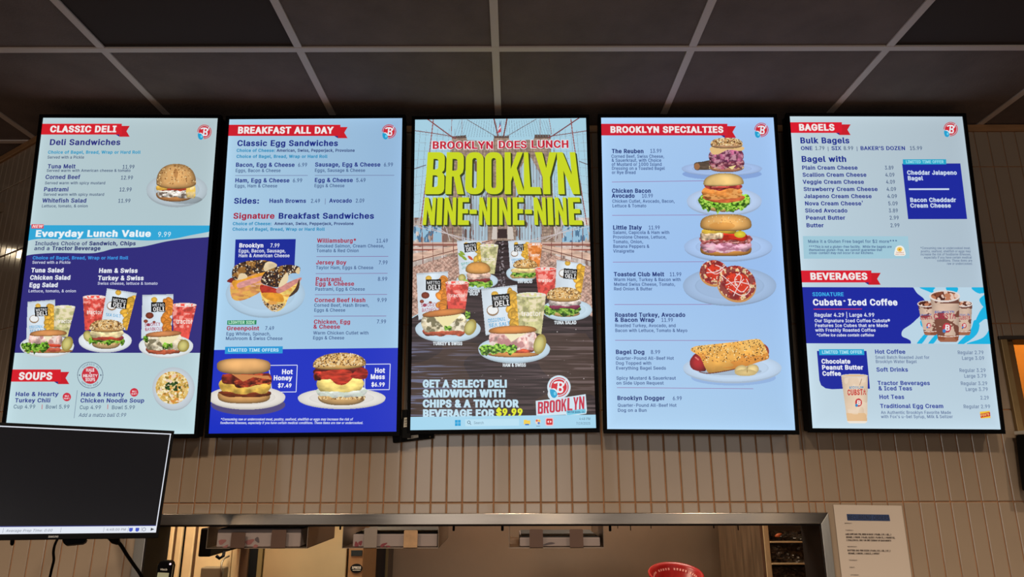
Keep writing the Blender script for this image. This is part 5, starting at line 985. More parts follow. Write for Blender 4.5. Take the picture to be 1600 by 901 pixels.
for k in range(5): block(b, 'big_lettering_edge', BIG + NIN, (58, 66, 34), .55*(k+1), .5*(k+1), 5 + .3*k)
block(b, 'big_lettering', BIG + NIN, (200, 214, 38))
b.text('poster_heading', (236, 226, 230), .19, 11.2, [('BROOKLYN', 675, 772.6, 232.6), ('DOES', 778.2, 824.6, 231.8), ('LUNCH', 829.4, 890.3, 231)], layer=8)
b.text('poster_heading', (196, 36, 56), .05, 11, [('BROOKLYN', 675.6, 772, 232.5), ('DOES', 778.8, 824, 231.7), ('LUNCH', 830, 889.7, 230.9)], layer=8.6)
# meals on the poster
LB = (196, 218, 232)
p = Pic(b, 708, 370, 784, 458, .5, 32); p.bag([(713.9, 376), (752.3, 375), (752, 422), (718, 430)], (735.3, 386.3), (20, 14), -.12, 'jal', ('SPICY', 'JALAPENO')); p.cup([(749.9, 383), (778.8, 384), (772.8, 428), (754, 426)], 'pale'); p.plate(745.5, 438, 32.5, 12.5, LB); p.pickle(722, 434, 6, 6); p.lettuce(722, 770, 437, 448, 1); p.layer(730, 766, 433, 440, (150, 60, 62), 1, 9); p.layer(729, 767, 425, 436, (226, 190, 172), 1.1, 8, .4); p.bun(747, 422, 19.5, 13, 6, (216, 156, 84), None); p.done('poster_meal_picture')
p = Pic(b, 788, 370, 852, 442, .5, 33); p.bag([(794, 376), (826.8, 374.4), (826, 410), (797, 420)], (810.8, 387), (15, 11), -.05, 'salt', ('ORIGINAL', 'SEA SALT')); p.cup([(824, 381), (847.3, 382.5), (842.7, 418), (827, 408)], 'orange'); p.plate(815.5, 426.5, 24.5, 12, LB); p.layer(797, 838, 427, 435, (206, 170, 110), .8, 9); p.lettuce(799, 838, 423, 432, 1); p.layer(798, 839, 419, 426, (232, 204, 140), .8, 8, .3); p.bun(820.5, 415, 18.8, 10, 5, (206, 156, 88), SEED, 130, .7); p.done('poster_meal_picture')
p = Pic(b, 832, 402, 926, 502, .5, 34); p.cup([(836, 419.5), (869, 420), (866, 458), (842, 466)], 'red'); p.bag([(869.7, 406), (915, 412), (908, 460), (868, 452)], (891, 427.9), (21, 16), .09, 'salt', ()); p.plate(886, 483.5, 39, 16, LB); p.pickle(852, 484, 7, 6); p.bun(884, 489, 22, 3, 6, (216, 176, 112)); p.lettuce(849, 908, 477, 490, 2); p.layer(858, 907, 475, 482, (140, 56, 84), 1, 12); p.layer(857, 908, 466, 478, (220, 204, 196), 1.2, 10, .4); p.bun(881, 463.5, 27, 15, 8, (210, 162, 92), SEED, 300, .75); p.done('poster_meal_picture')
p = Pic(b, 646, 420, 754, 536, .5, 35); p.bag([(651, 426.9), (700.3, 423.9), (698, 484), (654, 500)], (677.5, 444.9), (24, 17), -.03, 'bbq', ('SMOKEY', 'BARBEQUE')); p.cup([(696, 440.9), (732.9, 441.9), (727, 484), (700, 484)], 'red'); p.plate(700, 513.5, 51, 19, LB); p.layer(660, 728, 512, 523, (190, 92, 64), 1.2, 13, .4, 2); p.layer(658, 730, 490, 518, (226, 212, 178), 1.4, 14, .45, cols=[(246, 238, 214), (104, 98, 70)]); p.put(p.poly([(676, 492), (722, 489), (708, 503), (696, 514), (686, 503)], False), (238, 226, 170)); p.lettuce(727, 735, 486, 498); p.lettuce(694, 706, 509, 516)
p.bun(694, 489, 34, 6, 5, (196, 124, 66), None, tilt=-.10); p.pickle(735, 511, 9, 13, .4); p.done('poster_meal_picture')
p = Pic(b, 744, 440, 864, 570, .5, 36); p.bag([(751.9, 451.9), (807.8, 444.9), (810.8, 512), (759, 524)], (782.8, 469.4), (28, 20), -.09, 'salt', ('ORIGINAL', 'SEA SALT')); p.cup([(807, 459.9), (853, 460.9), (845.7, 522), (811, 514)], 'pale'); p.plate(803.3, 545, 56, 20, LB); p.bun(802, 553, 40, 3, 5, (206, 140, 76)); p.layer(764, 838, 538, 549, (204, 84, 54), 1, 13, .4, 2); p.layer(764, 839, 514, 546, (222, 182, 174), 1.6, 13, .5, cols=[(244, 226, 220), (186, 128, 128)]); p.put(p.poly([(786, 519), (832, 516), (814, 525), (799, 534)], False), (240, 230, 190)); p.lettuce(748, 808, 538, 552, 0, 1.15)
p.bun(801, 516.5, 37.5, 8, 5, (208, 134, 66), None, tilt=-.03); p.pickle(843.4, 537.5, 9.5, 16, .25); p.done('poster_meal_picture')
b.text('meal_caption', (222, 232, 238), .07, 4.8, [('TURKEY & SWISS', 676.8, 722.8, 539), ('HAM & SWISS', 785.6, 822, 572.5), ('TUNA SALAD', 866, 900.9, 506.2), ('EGG SALAD', 809, 832, 442), ('CHICKEN', 731.5, 749.9, 456.6), ('SALAD', 733.9, 747.3, 461.2)], track=0, plain=True)
b.text('offer_text', (190, 222, 238), .125, 10.9, [('GET A SELECT DELI', 661, 793.4, 604.6), ('SANDWICH WITH', 661, 791, 619.8), ('CHIPS & A TRACTOR', 661, 811, 635.6), ('BEVERAGE FOR', 661, 773.4, 650.8)], track=-.04, plain=True)
b.text('offer_price', (222, 228, 40), .11, 10.6, [('$9.99', 775.5, 818, 649)], track=0)
pl = b.shape('logo_plate', [(837, 626), (868, 622.5), (876, 621.5), (915, 615.5), (917, 641), (916, 646), (886, 650.5), (884, 647.5), (838, 649)], (206, 226, 238), 4)
LET = []
for k, ch in enumerate('BROOKLYN'):
    xa = 840.5+9.2*k; t = k/7; LET.append((ch, xa, xa+8.2, xa-.3, xa+7.9, 627.5-8.6*t, 646.3-6.8*t))
block(b, 'logo_lettering', LET, (196, 44, 70), layer=5)
b.shape('logo_ribbon', [(884.5, 641.5), (914.5, 638), (915.5, 644.5), (886, 648.6)], (120, 200, 226), 5, sample=False)
b.text('logo_ribbon_text', (30, 96, 140), .04, 3.2, [('WATER BAGEL CO.', 886.5, 914, 645.0)])
round_logo(b, 873.3, 604.4, 14.2, layer=5, back=(206, 226, 238))
b.shape('taskbar', [(630, 651.2), (940, 647.4), (940, 690), (630, 690)], (164, 212, 236), 9)
b.shape('search_field', [(727, 655), (811, 653.8), (811, 664.6), (727, 665.6)], (184, 222, 240), 10, sample=False)
for dx, dy in ((0, 0), (4.7, -.1), (0, 4.9), (4.7, 4.8)): b.shape('start_icon', [(711+dx, 655.8+dy), (715.2+dx, 655.7+dy), (715.2+dx, 660.1+dy), (711+dx, 660.2+dy)], (20, 158, 214), 10, sample=False)
p = Pic(b, 729, 654, 738, 666, .34); p.put(p.ell(732.6, 659.4, 2.5, 2.6) & (p.r > .66), (84, 110, 134)); p.stroke([(734.3, 661.2), (736, 663)], .9, (84, 110, 134), False); p.done('magnifier_icon', 11)
b.text('search_text', (120, 150, 172), 0, 4.2, [('Search', 740.3, 756, 662.2)], layer=11)
p = Pic(b, 816, 651, 866, 667, .34); p.put(p.poly([(818.5, 655.6), (823, 655.4), (824, 656.6), (828.6, 656.5), (828.4, 662.4), (818.5, 662.6)], False), (240, 204, 80)); p.put(p.poly([(820.5, 662), (826.5, 661.8), (826.5, 663.8), (820.5, 664)], False), (40, 110, 190))
p.put(p.ell(840.6, 658.4, 4.4, 4.4), (228, 214, 200)); p.put(p.ell(838.8, 656.8, 1.8, 1.8), (220, 96, 70)); p.put(p.ell(842.5, 657, 1.8, 1.8), (232, 184, 60)); p.put(p.ell(841.8, 660.6, 1.9, 1.9), (70, 120, 200)); p.put(p.poly([(838, 665), (844, 664.9), (844, 665.7), (838, 665.8)], False), (80, 100, 130))
p.put(p.ell(858.4, 658.5, 6.3, 6.3, 0, 6), (236, 190, 196)); p.put(p.ell(858.4, 658.5, 4.9, 4.9, 0, 6), (206, 40, 46)); p.put(p.poly([(855, 658.5), (857.4, 656.4), (857.4, 660.6)], False), (250, 240, 240)); p.put(p.poly([(861.8, 658.5), (859.4, 656.4), (859.4, 660.6)], False), (250, 240, 240)); p.done('taskbar_icon', 11)
b.text('clock_text', (104, 136, 160), .0, 3.9, [('4:48 PM', 904.8, 922.5, 655.8), ('7/19/2025', 900, 922.5, 663)], layer=11)

# ---------------------------------------------------------- screen four: specialties
b = Board(3); N4 = (28, 48, 116); G4 = (60, 86, 140)
b.banner(937, 1136.5, 1150, 193.4, 211.6, 'BROOKLYN SPECIALTIES', 953.7, 1131, 207.4, 9.3, (204, 32, 52))
round_logo(b, 1189.5, 203, 10.4)
b.text('item_text', N4, .055, 6.2, [('The Reuben', 955.8, 1006, 239.5), ('Chicken Bacon', 956, 1017.4, 301.3), ('Avocado', 956, 992, 309), ('Little Italy', 957.6, 1003, 358.6), ('Toasted Club Melt', 959, 1037.9, 431.5), ('Roasted Turkey, Avocado', 960.6, 1071, 494.8), ('& Bacon Wrap', 960.6, 1022.9, 502.6), ('Bagel Dog', 962, 1007.4, 552.7), ('Brooklyn Dogger', 964.3, 1039, 624.6)])
b.text('price_text', G4, .01, 5.9, [('13.99', 1015.5, 1034, 239), ('10.99', 1002.5, 1020.5, 309), ('11.99', 1013, 1031.3, 358.6), ('11.99', 1045.9, 1065, 431.5), ('11.99', 1032.9, 1051.9, 502.6), ('8.99', 1016.5, 1031.9, 552.7), ('6.99', 1050.7, 1065.7, 624.8)])
b.text('detail_text', G4, .014, 4.9, [('Corned Beef, Swiss Cheese,', 955, 1037.8, 246.9), ('& Sauerkraut, with Choice', 955.5, 1033.3, 253.1), ('of Mustard or 1000 Island', 955.5, 1034, 259.4), ('Dressing on a Toasted Bagel', 955.8, 1038.8, 265.6), ('or Rye Bread', 955.8, 993.3, 272), ('Chicken Cutlet, Avocado, Bacon,', 956.4, 1054.3, 316.8), ('Lettuce & Tomato', 956.6, 1009.8, 324),
    ('Salami, Capicola & Ham with', 957.6, 1046, 365.6), ('Provolone Cheese, Lettuce,', 957.6, 1041.5, 372.8), ('Tomato, Onion,', 957.6, 1005, 380.1), ('Banana Peppers &', 957.8, 1014.5, 387.3), ('Vinaigrette', 958, 991, 394.7), ('Warm Ham, Turkey & Bacon with', 959, 1063.8, 439.1), ('Melted Swiss Cheese, Tomato,', 959, 1054.9, 446.5), ('Red Onion & Butter', 959, 1019.3, 453.6),
    ('Roasted Turkey, Avocado, and', 960.8, 1055.9, 510.8), ('Bacon with Lettuce, Tomato & Mayo', 961, 1074, 518.5), ('Quarter-Pound All-Beef Hot', 962, 1052.8, 561.8), ('Dog Topped with', 962, 1017.9, 569.5), ('Everything Bagel Seeds', 962.4, 1040.7, 577.2), ('Spicy Mustard & Sauerkraut', 962.9, 1056, 592.8), ('on Side Upon Request', 962.9, 1037, 600.5), ('Quarter-Pound All-Beef Hot', 965, 1057, 635.2), ('Dog on a Bun', 965, 1010.7, 643)])
for xa, ya, xb, yb_ in ((956, 284.3, 1104, 282.4), (956.6, 336.4, 1106, 335.8), (957.6, 409.4, 1100, 408.8), (960, 475.6, 1127, 475.4), (961, 531.4, 1154, 532), (963.8, 605.3, 1177, 607)): b.line('rule_line', (xa, ya), (xb, yb_), (150, 122, 172), .9)
p = Pic(b, 1060, 210, 1196, 284, .55, 41); p.mix(full[:1, :1] if False else p.A, (0, 0, 0), 0.0); m = p.ell(1128, 272, 62, 9); p.put(m, (134, 164, 216)); p.plate(1127.7, 263.5, 63, 10.5, (164, 190, 232), .8); p.put(p.poly([(1085, 255), (1098, 252.5), (1112, 251), (1112, 264), (1096, 265.5), (1086, 265)]), (92, 76, 64), .8+.4*p.noise(8, 2)); p.put(p.ell(1089, 260, 4.4, 5), (158, 110, 74))
p.bun(1135, 261, 27.5, 5, 8, (196, 134, 104), SEED, 150, .8); p.layer(1108, 1163, 248, 262, (156, 84, 100), 1.6, 9, .6, 1, cols=[(206, 156, 156), (100, 44, 62)]); p.layer(1107, 1162, 235, 254, (148, 82, 108), 2.2, 8, .7, 0, cols=[(200, 150, 164), (88, 40, 66)]); p.put(p.poly([(1113, 229), (1159, 229), (1158, 236), (1138, 234), (1122, 241), (1112, 240)]), (226, 188, 130)); p.put(p.poly([(1138, 261), (1150, 258), (1144, 265)], False), (238, 216, 150)); p.bun(1135.2, 226, 25, 10.5, 6, (198, 150, 110), SEED, 230, .8, n=2.6); p.done('reuben_picture')
p = Pic(b, 1070, 268, 1192, 340, .55, 42); p.plate(1131.4, 314, 58.5, 21.5, (182, 204, 236)); p.bun(1130, 322, 28, 8, 9, (222, 178, 108)); p.lettuce(1090, 1172, 299, 323, 5, 1.15); p.layer(1098, 1164, 304, 312, (206, 104, 60), 1, 20, .4, 4); p.layer(1096, 1160, 292, 309, (220, 138, 66), 1.2, 16, .35, 2, cols=[(236, 170, 98)]); p.layer(1100, 1160, 286, 297, (190, 74, 66), 1.8, 17, .6, -1, cols=[(224, 130, 110), (140, 40, 48)]); p.bun(1130.3, 287, 31.5, 16.5, 4, (226, 190, 122), None, tilt=-.02); p.done('chicken_bacon_picture')
p = Pic(b, 1062, 334, 1214, 412, .55, 43); p.plate(1137.7, 385.5, 69, 21, (168, 196, 236)); p.bun(1134, 389, 40, 9, 11, (216, 148, 72), None, n=3.2); p.layer(1094, 1174, 374, 392, (214, 160, 178), 1.6, 18, .4, 2, cols=[(236, 200, 208), (176, 104, 128)]); p.layer(1092, 1176, 368, 380, (196, 110, 110), 1.6, 9, .6, 0, cols=[(230, 170, 160), (140, 54, 54)]); p.layer(1104, 1168, 364, 375, (196, 50, 34), 1, 20, .4, 1); p.layer(1094, 1130, 361, 374, (228, 196, 160), 1.3, 9, .6); p.put(p.ell(1156, 366, 9, 5.5), (226, 206, 60), 1.05-.2*p.r); p.layer(1096, 1150, 358, 365, (232, 192, 70), 1, 17, .3)
p.bun(1134, 352, 40, 17.5, 9, (224, 170, 98), None, n=2.8); p.mix(p.A & p.ell(1128, 353, 20, 6), (206, 130, 50), .4); p.specks(p.A & p.ell(1134, 342, 36, 7), 60, .6, [(240, 214, 160), (196, 140, 80)]); p.done('little_italy_picture')
p = Pic(b, 1062, 402, 1218, 480, .55, 44); p.plate(1139.8, 446.3, 73, 29.5, (160, 186, 220), .5)
for cx, cy, rx, ry, ro in ((1115.8, 425.5, 22.5, 19, .15), (1150.7, 441.9, 30.5, 26.5, .35)):
    p.put(p.ell(cx, cy+3, rx*1.02, ry*1.02, ro), (200, 144, 84)); m = p.ell(cx, cy, rx, ry, ro); p.put(m, (226, 196, 150), .85+.3*p.noise(6)); n = p.noise(9, 7, 3); p.mix(m & (n > .47), (190, 56, 44), .85); p.mix(m & (n > .64), (140, 34, 36), .8); p.put(p.ell(cx+1, cy, rx*.68, ry*.66, ro), (206, 58, 38), .9+.25*p.noise(6)); p.specks(m, 60, .7, [(236, 214, 190), (120, 40, 40)], 2); p.mix(m & (p.r > .86) & (p.noise(5) > .5), (126, 40, 44), .8)
for q in ([(1128, 430), (1142, 442), (1158, 456), (1168, 448)], [(1150, 428), (1158, 432), (1153, 448), (1148, 436), (1156, 426)], [(1140, 452), (1160, 462), (1172, 452), (1166, 436)], [(1134, 445), (1150, 440), (1170, 444)], [(1106, 420), (1118, 428), (1130, 420), (1118, 414)], [(1104, 426), (1120, 424), (1134, 414)], [(1146, 462), (1154, 446), (1162, 436)]): p.stroke(q, 1.3, (238, 206, 204), keep=True)
p.done('club_melt_picture')
p = Pic(b, 1060, 526, 1226, 604, .55, 45); p.put(p.ell(1146, 590, 66, 12), (146, 178, 222)); p.plate(1144, 574.5, 77, 21.5, (190, 212, 236)); p.mul(p.ell(1140, 580, 50, 6), .86); cv = lambda l: [(930+x/4.29, 480+y/4.29) for x, y in l]
p.put(p.poly(cv([(632, 372), (648, 332), (682, 308), (722, 350), (742, 420), (700, 428), (650, 412)])), (166, 40, 44), 1.1-.4*p.r**2); p.stroke(cv([(672, 335), (690, 350)]), 2.2, (220, 120, 110)); p.put(p.poly(cv([(1090, 250), (1130, 245), (1160, 275), (1158, 320), (1110, 330)])), (150, 60, 50))
m = p.poly(cv([(640, 288), (668, 262), (760, 250), (860, 240), (960, 228), (1080, 212), (1120, 232), (1150, 290), (1162, 340), (1090, 368), (980, 405), (850, 430), (765, 440), (735, 400), (700, 330)])); p.put(m, (222, 164, 78), np.clip(1.10-.30*np.clip(p.v+.1, 0, 1)**2-.12*np.abs(p.u)**4, .5, 1.2)*(.88+.24*p.noise(12))); p.mix(m & (p.v > -.2) & (p.noise(18, 8) > .56), (206, 118, 40), .5); p.mix(m & (p.v < -.3) & (p.noise(10) > .5), (238, 196, 116), .5)
p.specks(m & (p.Y < 566), 300, .6, [(70, 46, 26), (120, 84, 40), (244, 224, 170), (50, 36, 26)], 1.5); p.stroke(cv([(700, 432), (760, 442), (880, 425), (1000, 398)]), 1.4, (110, 50, 34))
for cx, cy in ((1158, 578.5), (1175, 577)): p.put(p.ell(cx, cy, 10.5, 8.2, -.2), (220, 196, 136), 1.12-.3*p.r**2)
p.put(p.ell(1165, 582, 17, 5.2), (216, 190, 128), 1.05-.15*p.r); p.stroke([(1168, 572), (1167, 582)], .8, (150, 116, 60)); p.done('bagel_dog_picture')

# ---------------------------------------------------------- screen five: bagels and beverages
b = Board(4); N5 = (34, 50, 142); G5 = (72, 92, 128); B5 = (30, 42, 156)
b.banner(1232, 1315.3, 1329, 191, 207.6, 'BAGELS', 1248.3, 1304.6, 204, 9.4, (218, 28, 46)); round_logo(b, 1485, 201.8, 10.4)
b.text('section_heading', N5, .055, 8.6, [('Bulk Bagels', 1250, 1327.6, 224), ('Bagel with', 1252, 1323, 253)])
b.text('bulk_text', N5, .045, 5.7, [('ONE', 1251, 1269.7, 234.7), ('SIX', 1298.8, 1314.4, 234.7), ("BAKER'S DOZEN", 1344, 1414.4, 234.7)])
b.text('price_text', G5, .01, 5.8, [('1.79', 1273, 1288.5, 234.7), ('8.99', 1317.5, 1333.4, 234.7), ('15.99', 1420.8, 1441, 234.7)])
for x in (1293.6, 1338.7): b.line('divider_line', (x, 229), (x+.4, 236.2), (90, 100, 140), .9)
rows = (('Plain Cream Cheese', 143, 592, 464, '3.89', 808, 882), ('Scallion Cream Cheese', 148, 663, 521, '4.09', 812, 890), ('Veggie Cream Cheese', 150, 643, 578, '4.09', 818, 894), ('Strawberry Cream Cheese', 156, 753, 636, '4.09', 822, 903), ('Jalapeno Cream Cheese', 160, 705, 693, '4.09', 828, 910), ('Nova Cream Cheese', 166, 622, 751, '5.09', 835, 916), ('Sliced Avocado', 168, 510, 808, '3.89', 840, 917), ('Peanut Butter', 175, 492, 866, '2.99', 846, 924))
z = lambda x: 1225+x/5.148
b.text('item_text', N5, .05, 5.9, [(n, z(x0), z(x1), 175+y/5.148) for n, x0, x1, y, *_ in rows] + [('Butter', 1259.6, 1287, 355), ('*', 1346, 1348.2, 318.5, 5)])
b.text('price_text', G5, .01, 5.8, [(pr, z(p0), z(p1), 175+y/5.148) for n, x0, x1, y, pr, p0, p1 in rows] + [('2.99', 1390.6, 1405.6, 355)])
b.shape('navy_box', [(1409.5, 255.6), (1500.4, 255.2), (1511, 342), (1418.9, 342.2)], B5, 1); b.shape('offer_tag', [(1410.3, 249), (1478, 248.8), (1478.3, 256.8), (1410.8, 257)], (38, 164, 200), 3)
b.text('tag_text', (150, 220, 234), .05, 4.4, [('LIMITED TIME OFFER', 1415, 1474, 255.2)]); b.text('box_text', (206, 222, 240), .055, 6.2, [('Cheddar Jalapeno', 1417, 1495, 273), ('Bagel', 1418, 1442, 281.7), ('Bacon Cheddadr', 1421.6, 1493.6, 315.6), ('Cream Cheese', 1422, 1485.7, 324.3)])
b.line('white_bar', (1419.8, 295.6), (1482.8, 295.5), (198, 214, 236), 2.6)
b.shape('gluten_free_box', [(1254.4, 368.6), (1418.6, 369), (1421.4, 403.6), (1256, 404)], (160, 200, 216), 1)
b.text('gluten_free_text', (78, 108, 148), .015, 4.7, [('Make it a Gluten Free bagel for $2 more***', 1262, 1402, 379.5)]); b.text('gluten_free_note', (66, 92, 140), .015, 3.7, [('***This is not a gluten-free facility.  While the bagels are', 1263, 1392.6, 387.3), ('themselves gluten-free, we cannot guarantee that', 1263.4, 1377.6, 392.3), ('cross-contact may not occur in our kitchens.', 1263.6, 1364.6, 396.9)], .2)
p = Pic(b, 1396, 383, 1415, 400, .34); p.put(p.poly([(1398, 399), (1398.5, 389), (1401, 385), (1406, 383.6), (1410.5, 385.4), (1413, 390), (1413.6, 399)]), (240, 238, 228)); p.put(p.ell(1405.4, 389.6, 4.2, 3.6), (240, 196, 90)); p.put(p.ell(1405.4, 389.8, 1.2, 1.2), (190, 110, 40)); p.letters('Crafted', 1399.6, 395.4, 2.2, (196, 96, 60), 0, .03, 12); p.letters('Bakehouse', 1399, 398.4, 1.8, (196, 96, 60), 0, .03, 13.4); p.done('bakery_badge')
b.text('footnote_text', (104, 122, 152), .015, 3.6, [('*Consuming raw or undercooked meat,', 1437, 1516, 389.4), ('poultry, seafood, shellfish or eggs may', 1438, 1516, 394.4), ('increase the risk of foodborne illnesses,', 1437.6, 1516.6, 399.2), ('especially if you have certain medical', 1443, 1517.6, 404), ('conditions. These items are', 1463.4, 1518.4, 408.8), ('raw or undercooked.', 1478.6, 1519, 413.6)], .2)
b.banner(1250, 1361.4, 1376, 422.4, 441, 'BEVERAGES', 1266, 1356, 436.6, 10, (216, 30, 48))
b.shape('navy_block', [(1240, 448.3), (1425, 448.8)] + spline([(1427, 449), (1433, 458), (1442, 465), (1447, 472), (1445, 482), (1437, 494), (1424, 506), (1412, 514), (1408.6, 520), (1410, 525.6), (1418, 529), (1422.6, 532), (1424, 536.6)], 4, False) + [(1240, 536)], (30, 42, 158), 1)
p = Pic(b, 1405, 446.5, 1556, 540, .55, 51); X, Y = p.X, p.Y; pn = p.poly([(1400, 448.8), (1600, 448.9), (1600, 537.6), (1400, 536.6)], False); nv = p.poly([(1390, 440), (1425, 440), (1427, 449), (1433, 458), (1442, 465), (1447, 472), (1445, 482), (1437, 494), (1424, 506), (1412, 514), (1408.6, 520), (1410, 525.6), (1418, 529), (1422.6, 532), (1424, 540), (1390, 540)], False); p.put(pn & ~nv, (186, 212, 228)); ok = p.A.copy(); cy_ = (30, 178, 224)
for q in ([(1437, 449), (1460, 449), (1458, 454), (1462, 460), (1450, 455)], [(1478, 449), (1496, 449), (1494, 457), (1484, 458)], [(1518, 449), (1540, 449), (1546, 472), (1538, 480), (1530, 468), (1540, 458), (1528, 458)], [(1530, 488), (1542, 476), (1552, 490), (1556, 520), (1548, 537), (1510, 537), (1536, 527), (1546, 510), (1540, 498), (1522, 510)], [(1438, 501), (1446, 498), (1450, 514), (1440, 510)], [(1446, 520), (1454, 516), (1440, 537), (1432, 537)], [(1462, 522), (1468, 522), (1458, 537), (1450, 537)], [(1516, 515), (1522, 500), (1530, 505), (1526, 522), (1506, 537), (1496, 537)]): p.put(p.poly(q) & ok, cy_)
def coffee(p, cx, ty, rx, bx, by, brx):
    q = [(cx-rx, ty), (cx+rx, ty), (bx+brx, by-3), (bx+brx*.8, by), (bx-brx*.8, by), (bx-brx, by-3)]; m = p.poly(q, False); h = by-ty; V = (p.Y-ty)/h; n = p.noise(rx*.7, h*.16, 3)
    p.put(m, (206, 178, 158), np.clip(1.05-.25*np.abs(p.u)**3, .5, 1.2)*(.9+.2*n)); p.mix(m & (n+.25*np.abs(V-.15) > .66), (104, 56, 44), .85); p.mix(m & (V > .86), (150, 84, 58), .8); p.mix(m & (V < .16) & (n > .4), (90, 46, 38), .8)
    p.stroke([(bx-brx*.95, by-h*.13), (bx, by-h*.11), (bx+brx*.95, by-h*.13)], .9, (240, 226, 216)); e = p.ell(cx, ty, rx*1.04, rx*.40); p.put(e, (226, 214, 208)); e = p.ell(cx, ty-.4, rx*.92, rx*.30); p.put(e, (80, 40, 32)); p.specks(e, int(rx*1.0), rx*.13, [(190, 124, 92), (226, 196, 180), (130, 72, 52)], 1.4)
    p.letters('BROOKLYN', cx-rx*.66, ty+h*.37, h*.045, (60, 96, 176), -.02, .05, rx*1.3); p.letters('CUBSTA', cx-rx*.72, ty+h*.50, h*.115, (170, 44, 74), -.02, .06, rx*1.44)
    m = p.ell(bx+(cx-bx)*.4, ty+h*.69, rx*.29, rx*.33); p.put(m, (190, 60, 72)); p.letters('B', bx+(cx-bx)*.4-rx*.14, ty+h*.69+rx*.16, rx*.36, (236, 226, 226), .1, .08); p.put(p.ell(bx+(cx-bx)*.4-rx*.18, ty+h*.69+rx*.22, rx*.11, rx*.12), (60, 130, 200))
coffee(p, 1446.8, 474.6, 13.0, 1454, 523.6, 10.3); coffee(p, 1506.8, 474.6, 12.2, 1506, 523.6, 10.3); coffee(p, 1475.8, 462.6, 23.2, 1481.6, 533.8, 16); p.done('iced_coffee_picture', 2)
b.text('signature_text', (62, 176, 236), .04, 5.7, [('SIGNATURE', 1269, 1318.4, 462.5)]); b.text('drink_heading', (236, 240, 248), .06, 9.3, [('Cubsta', 1270, 1316, 476.8), ('Iced Coffee', 1325, 1402.6, 476.8)]); b.text('drink_text', (222, 228, 244), .02, 4.9, [('\u00ae', 1317, 1321, 472, 3), ('Regular 4.29 | Large 4.99', 1272, 1366.4, 494.8, 5.8), ('Our Signature Iced Coffee Cubsta\u00ae', 1272.4, 1390.6, 503.3), ('Features Ice Cubes that are Made', 1273, 1387.4, 510.7), ('with Freshly Roasted Coffee', 1273.4, 1368, 518)]); b.text('caffeine_text', (222, 228, 244), .04, 4.2, [('*Coffee ice cubes contain caffeine', 1274.9, 1365, 525.4)], .2)
b.line('red_underline', (1271, 482.8), (1346.6, 482.6), (212, 50, 70), 1.1)
b.shape('offer_box', [(1276.4, 548), (1353.8, 548), (1359.2, 607), (1317, 607.2), (1300, 607.8), (1290, 606.4), (1283, 601.6), (1280.2, 594)], B5, 1); b.shape('offer_tag', [(1279.3, 545.4), (1349.7, 545.3), (1350.4, 554.4), (1280, 554.6)], (38, 164, 210), 3); b.text('tag_text', (176, 228, 242), .05, 4.7, [('LIMITED TIME OFFER', 1284, 1346.6, 552.2)]); b.text('box_text', (236, 240, 248), .06, 6.7, [('Chocolate', 1283.3, 1328.7, 567.6), ('Peanut Butter', 1284, 1348.7, 577), ('Coffee', 1284.8, 1314, 586.6)])
p = Pic(b, 1310, 583, 1360, 664, .5, 52); m = p.poly([(1313.9, 586.5), (1355.6, 586.5), (1354.6, 659), (1351, 661), (1327, 661), (1323.6, 658.5)], False); p.put(m, (222, 198, 172), np.clip(1.04-.14*np.abs(p.u)**3, .6, 1.1)*(.95+.1*p.noise(14))); p.mix(m & (p.Y > 645), (226, 178, 122), .6); p.mix(m & (p.noise(12) > .62), (236, 216, 194), .6); p.put(p.ell(1334.8, 586.6, 21, 2.6), (206, 210, 208)); p.put(p.ell(1334.8, 586.6, 19, 1.6), (226, 190, 146)); p.stroke([(1346, 592), (1343, 601)], .8, (150, 104, 72)); p.put(m & (p.Y > 657.6), (236, 226, 212))
p.letters('BROOKLYN', 1327, 607, 3.6, (50, 140, 190), -.02, .05, 22); p.letters('CUBSTA', 1324, 617, 8.2, (196, 56, 56), -.03, .09, 28.5); p.put(p.ell(1341.2, 628.6, 5.4, 6.4), (196, 60, 66)); p.letters('B', 1338.4, 631.8, 6.6, (240, 232, 224), .1, .1); p.put(p.ell(1338, 633, 2.1, 2.4), (60, 140, 196)); p.done('peanut_butter_coffee_picture')
NB = (48, 66, 156); b.text('item_text', NB, .05, 6.2, [('Hot Coffee', 1366.6, 1414.5, 552.4), ('Soft Drinks', 1369, 1418.7, 580.2), ('Tractor Beverages', 1370.8, 1452.9, 601.2), ('& Iced Teas', 1372.3, 1425, 609.5), ('Hot Teas', 1373.4, 1412.8, 622.8), ('Traditional Egg Cream', 1374.8, 1474, 637.1)])
b.text('price_text', (104, 124, 156), .01, 5.5, [('Regular 2.79', 1495.7, 1536.8, 553.2), ('Large 3.09', 1502.4, 1537.9, 562), ('Regular 3.29', 1498.4, 1540, 581), ('Large 3.79', 1505.8, 1541, 589.8), ('Regular 3.29', 1500.5, 1542.7, 601.4), ('Large 3.79', 1508, 1543.5, 610.5), ('2.29', 1531, 1545, 623.8), ('Regular 2.99', 1504.7, 1547, 637.5)])
b.text('detail_text', (98, 118, 156), .012, 4.8, [('Small Batch Roasted Just for', 1367, 1451.8, 560.4), ('Brooklyn Water Bagel', 1367.7, 1432, 567), ('An Authentic Brooklyn Favorite Made', 1376, 1485.6, 646.4), ("with Fox's u-bet Syrup, Milk & Seltzer", 1376, 1488.3, 652.9)])
p = Pic(b, 1529, 640, 1549, 655, .34); p.put(p.poly([(1530.5, 643), (1546, 641.4), (1547.4, 652.4), (1532, 653.6)], False), (238, 196, 60)); p.put(p.poly([(1531, 646.4), (1546.4, 643.4), (1547, 649.6), (1531.8, 652.4)], False), (200, 48, 44)); p.letters("FOX'S", 1532.4, 650.6, 3.2, (244, 210, 120), -.18, .08, 13); p.done('syrup_logo')

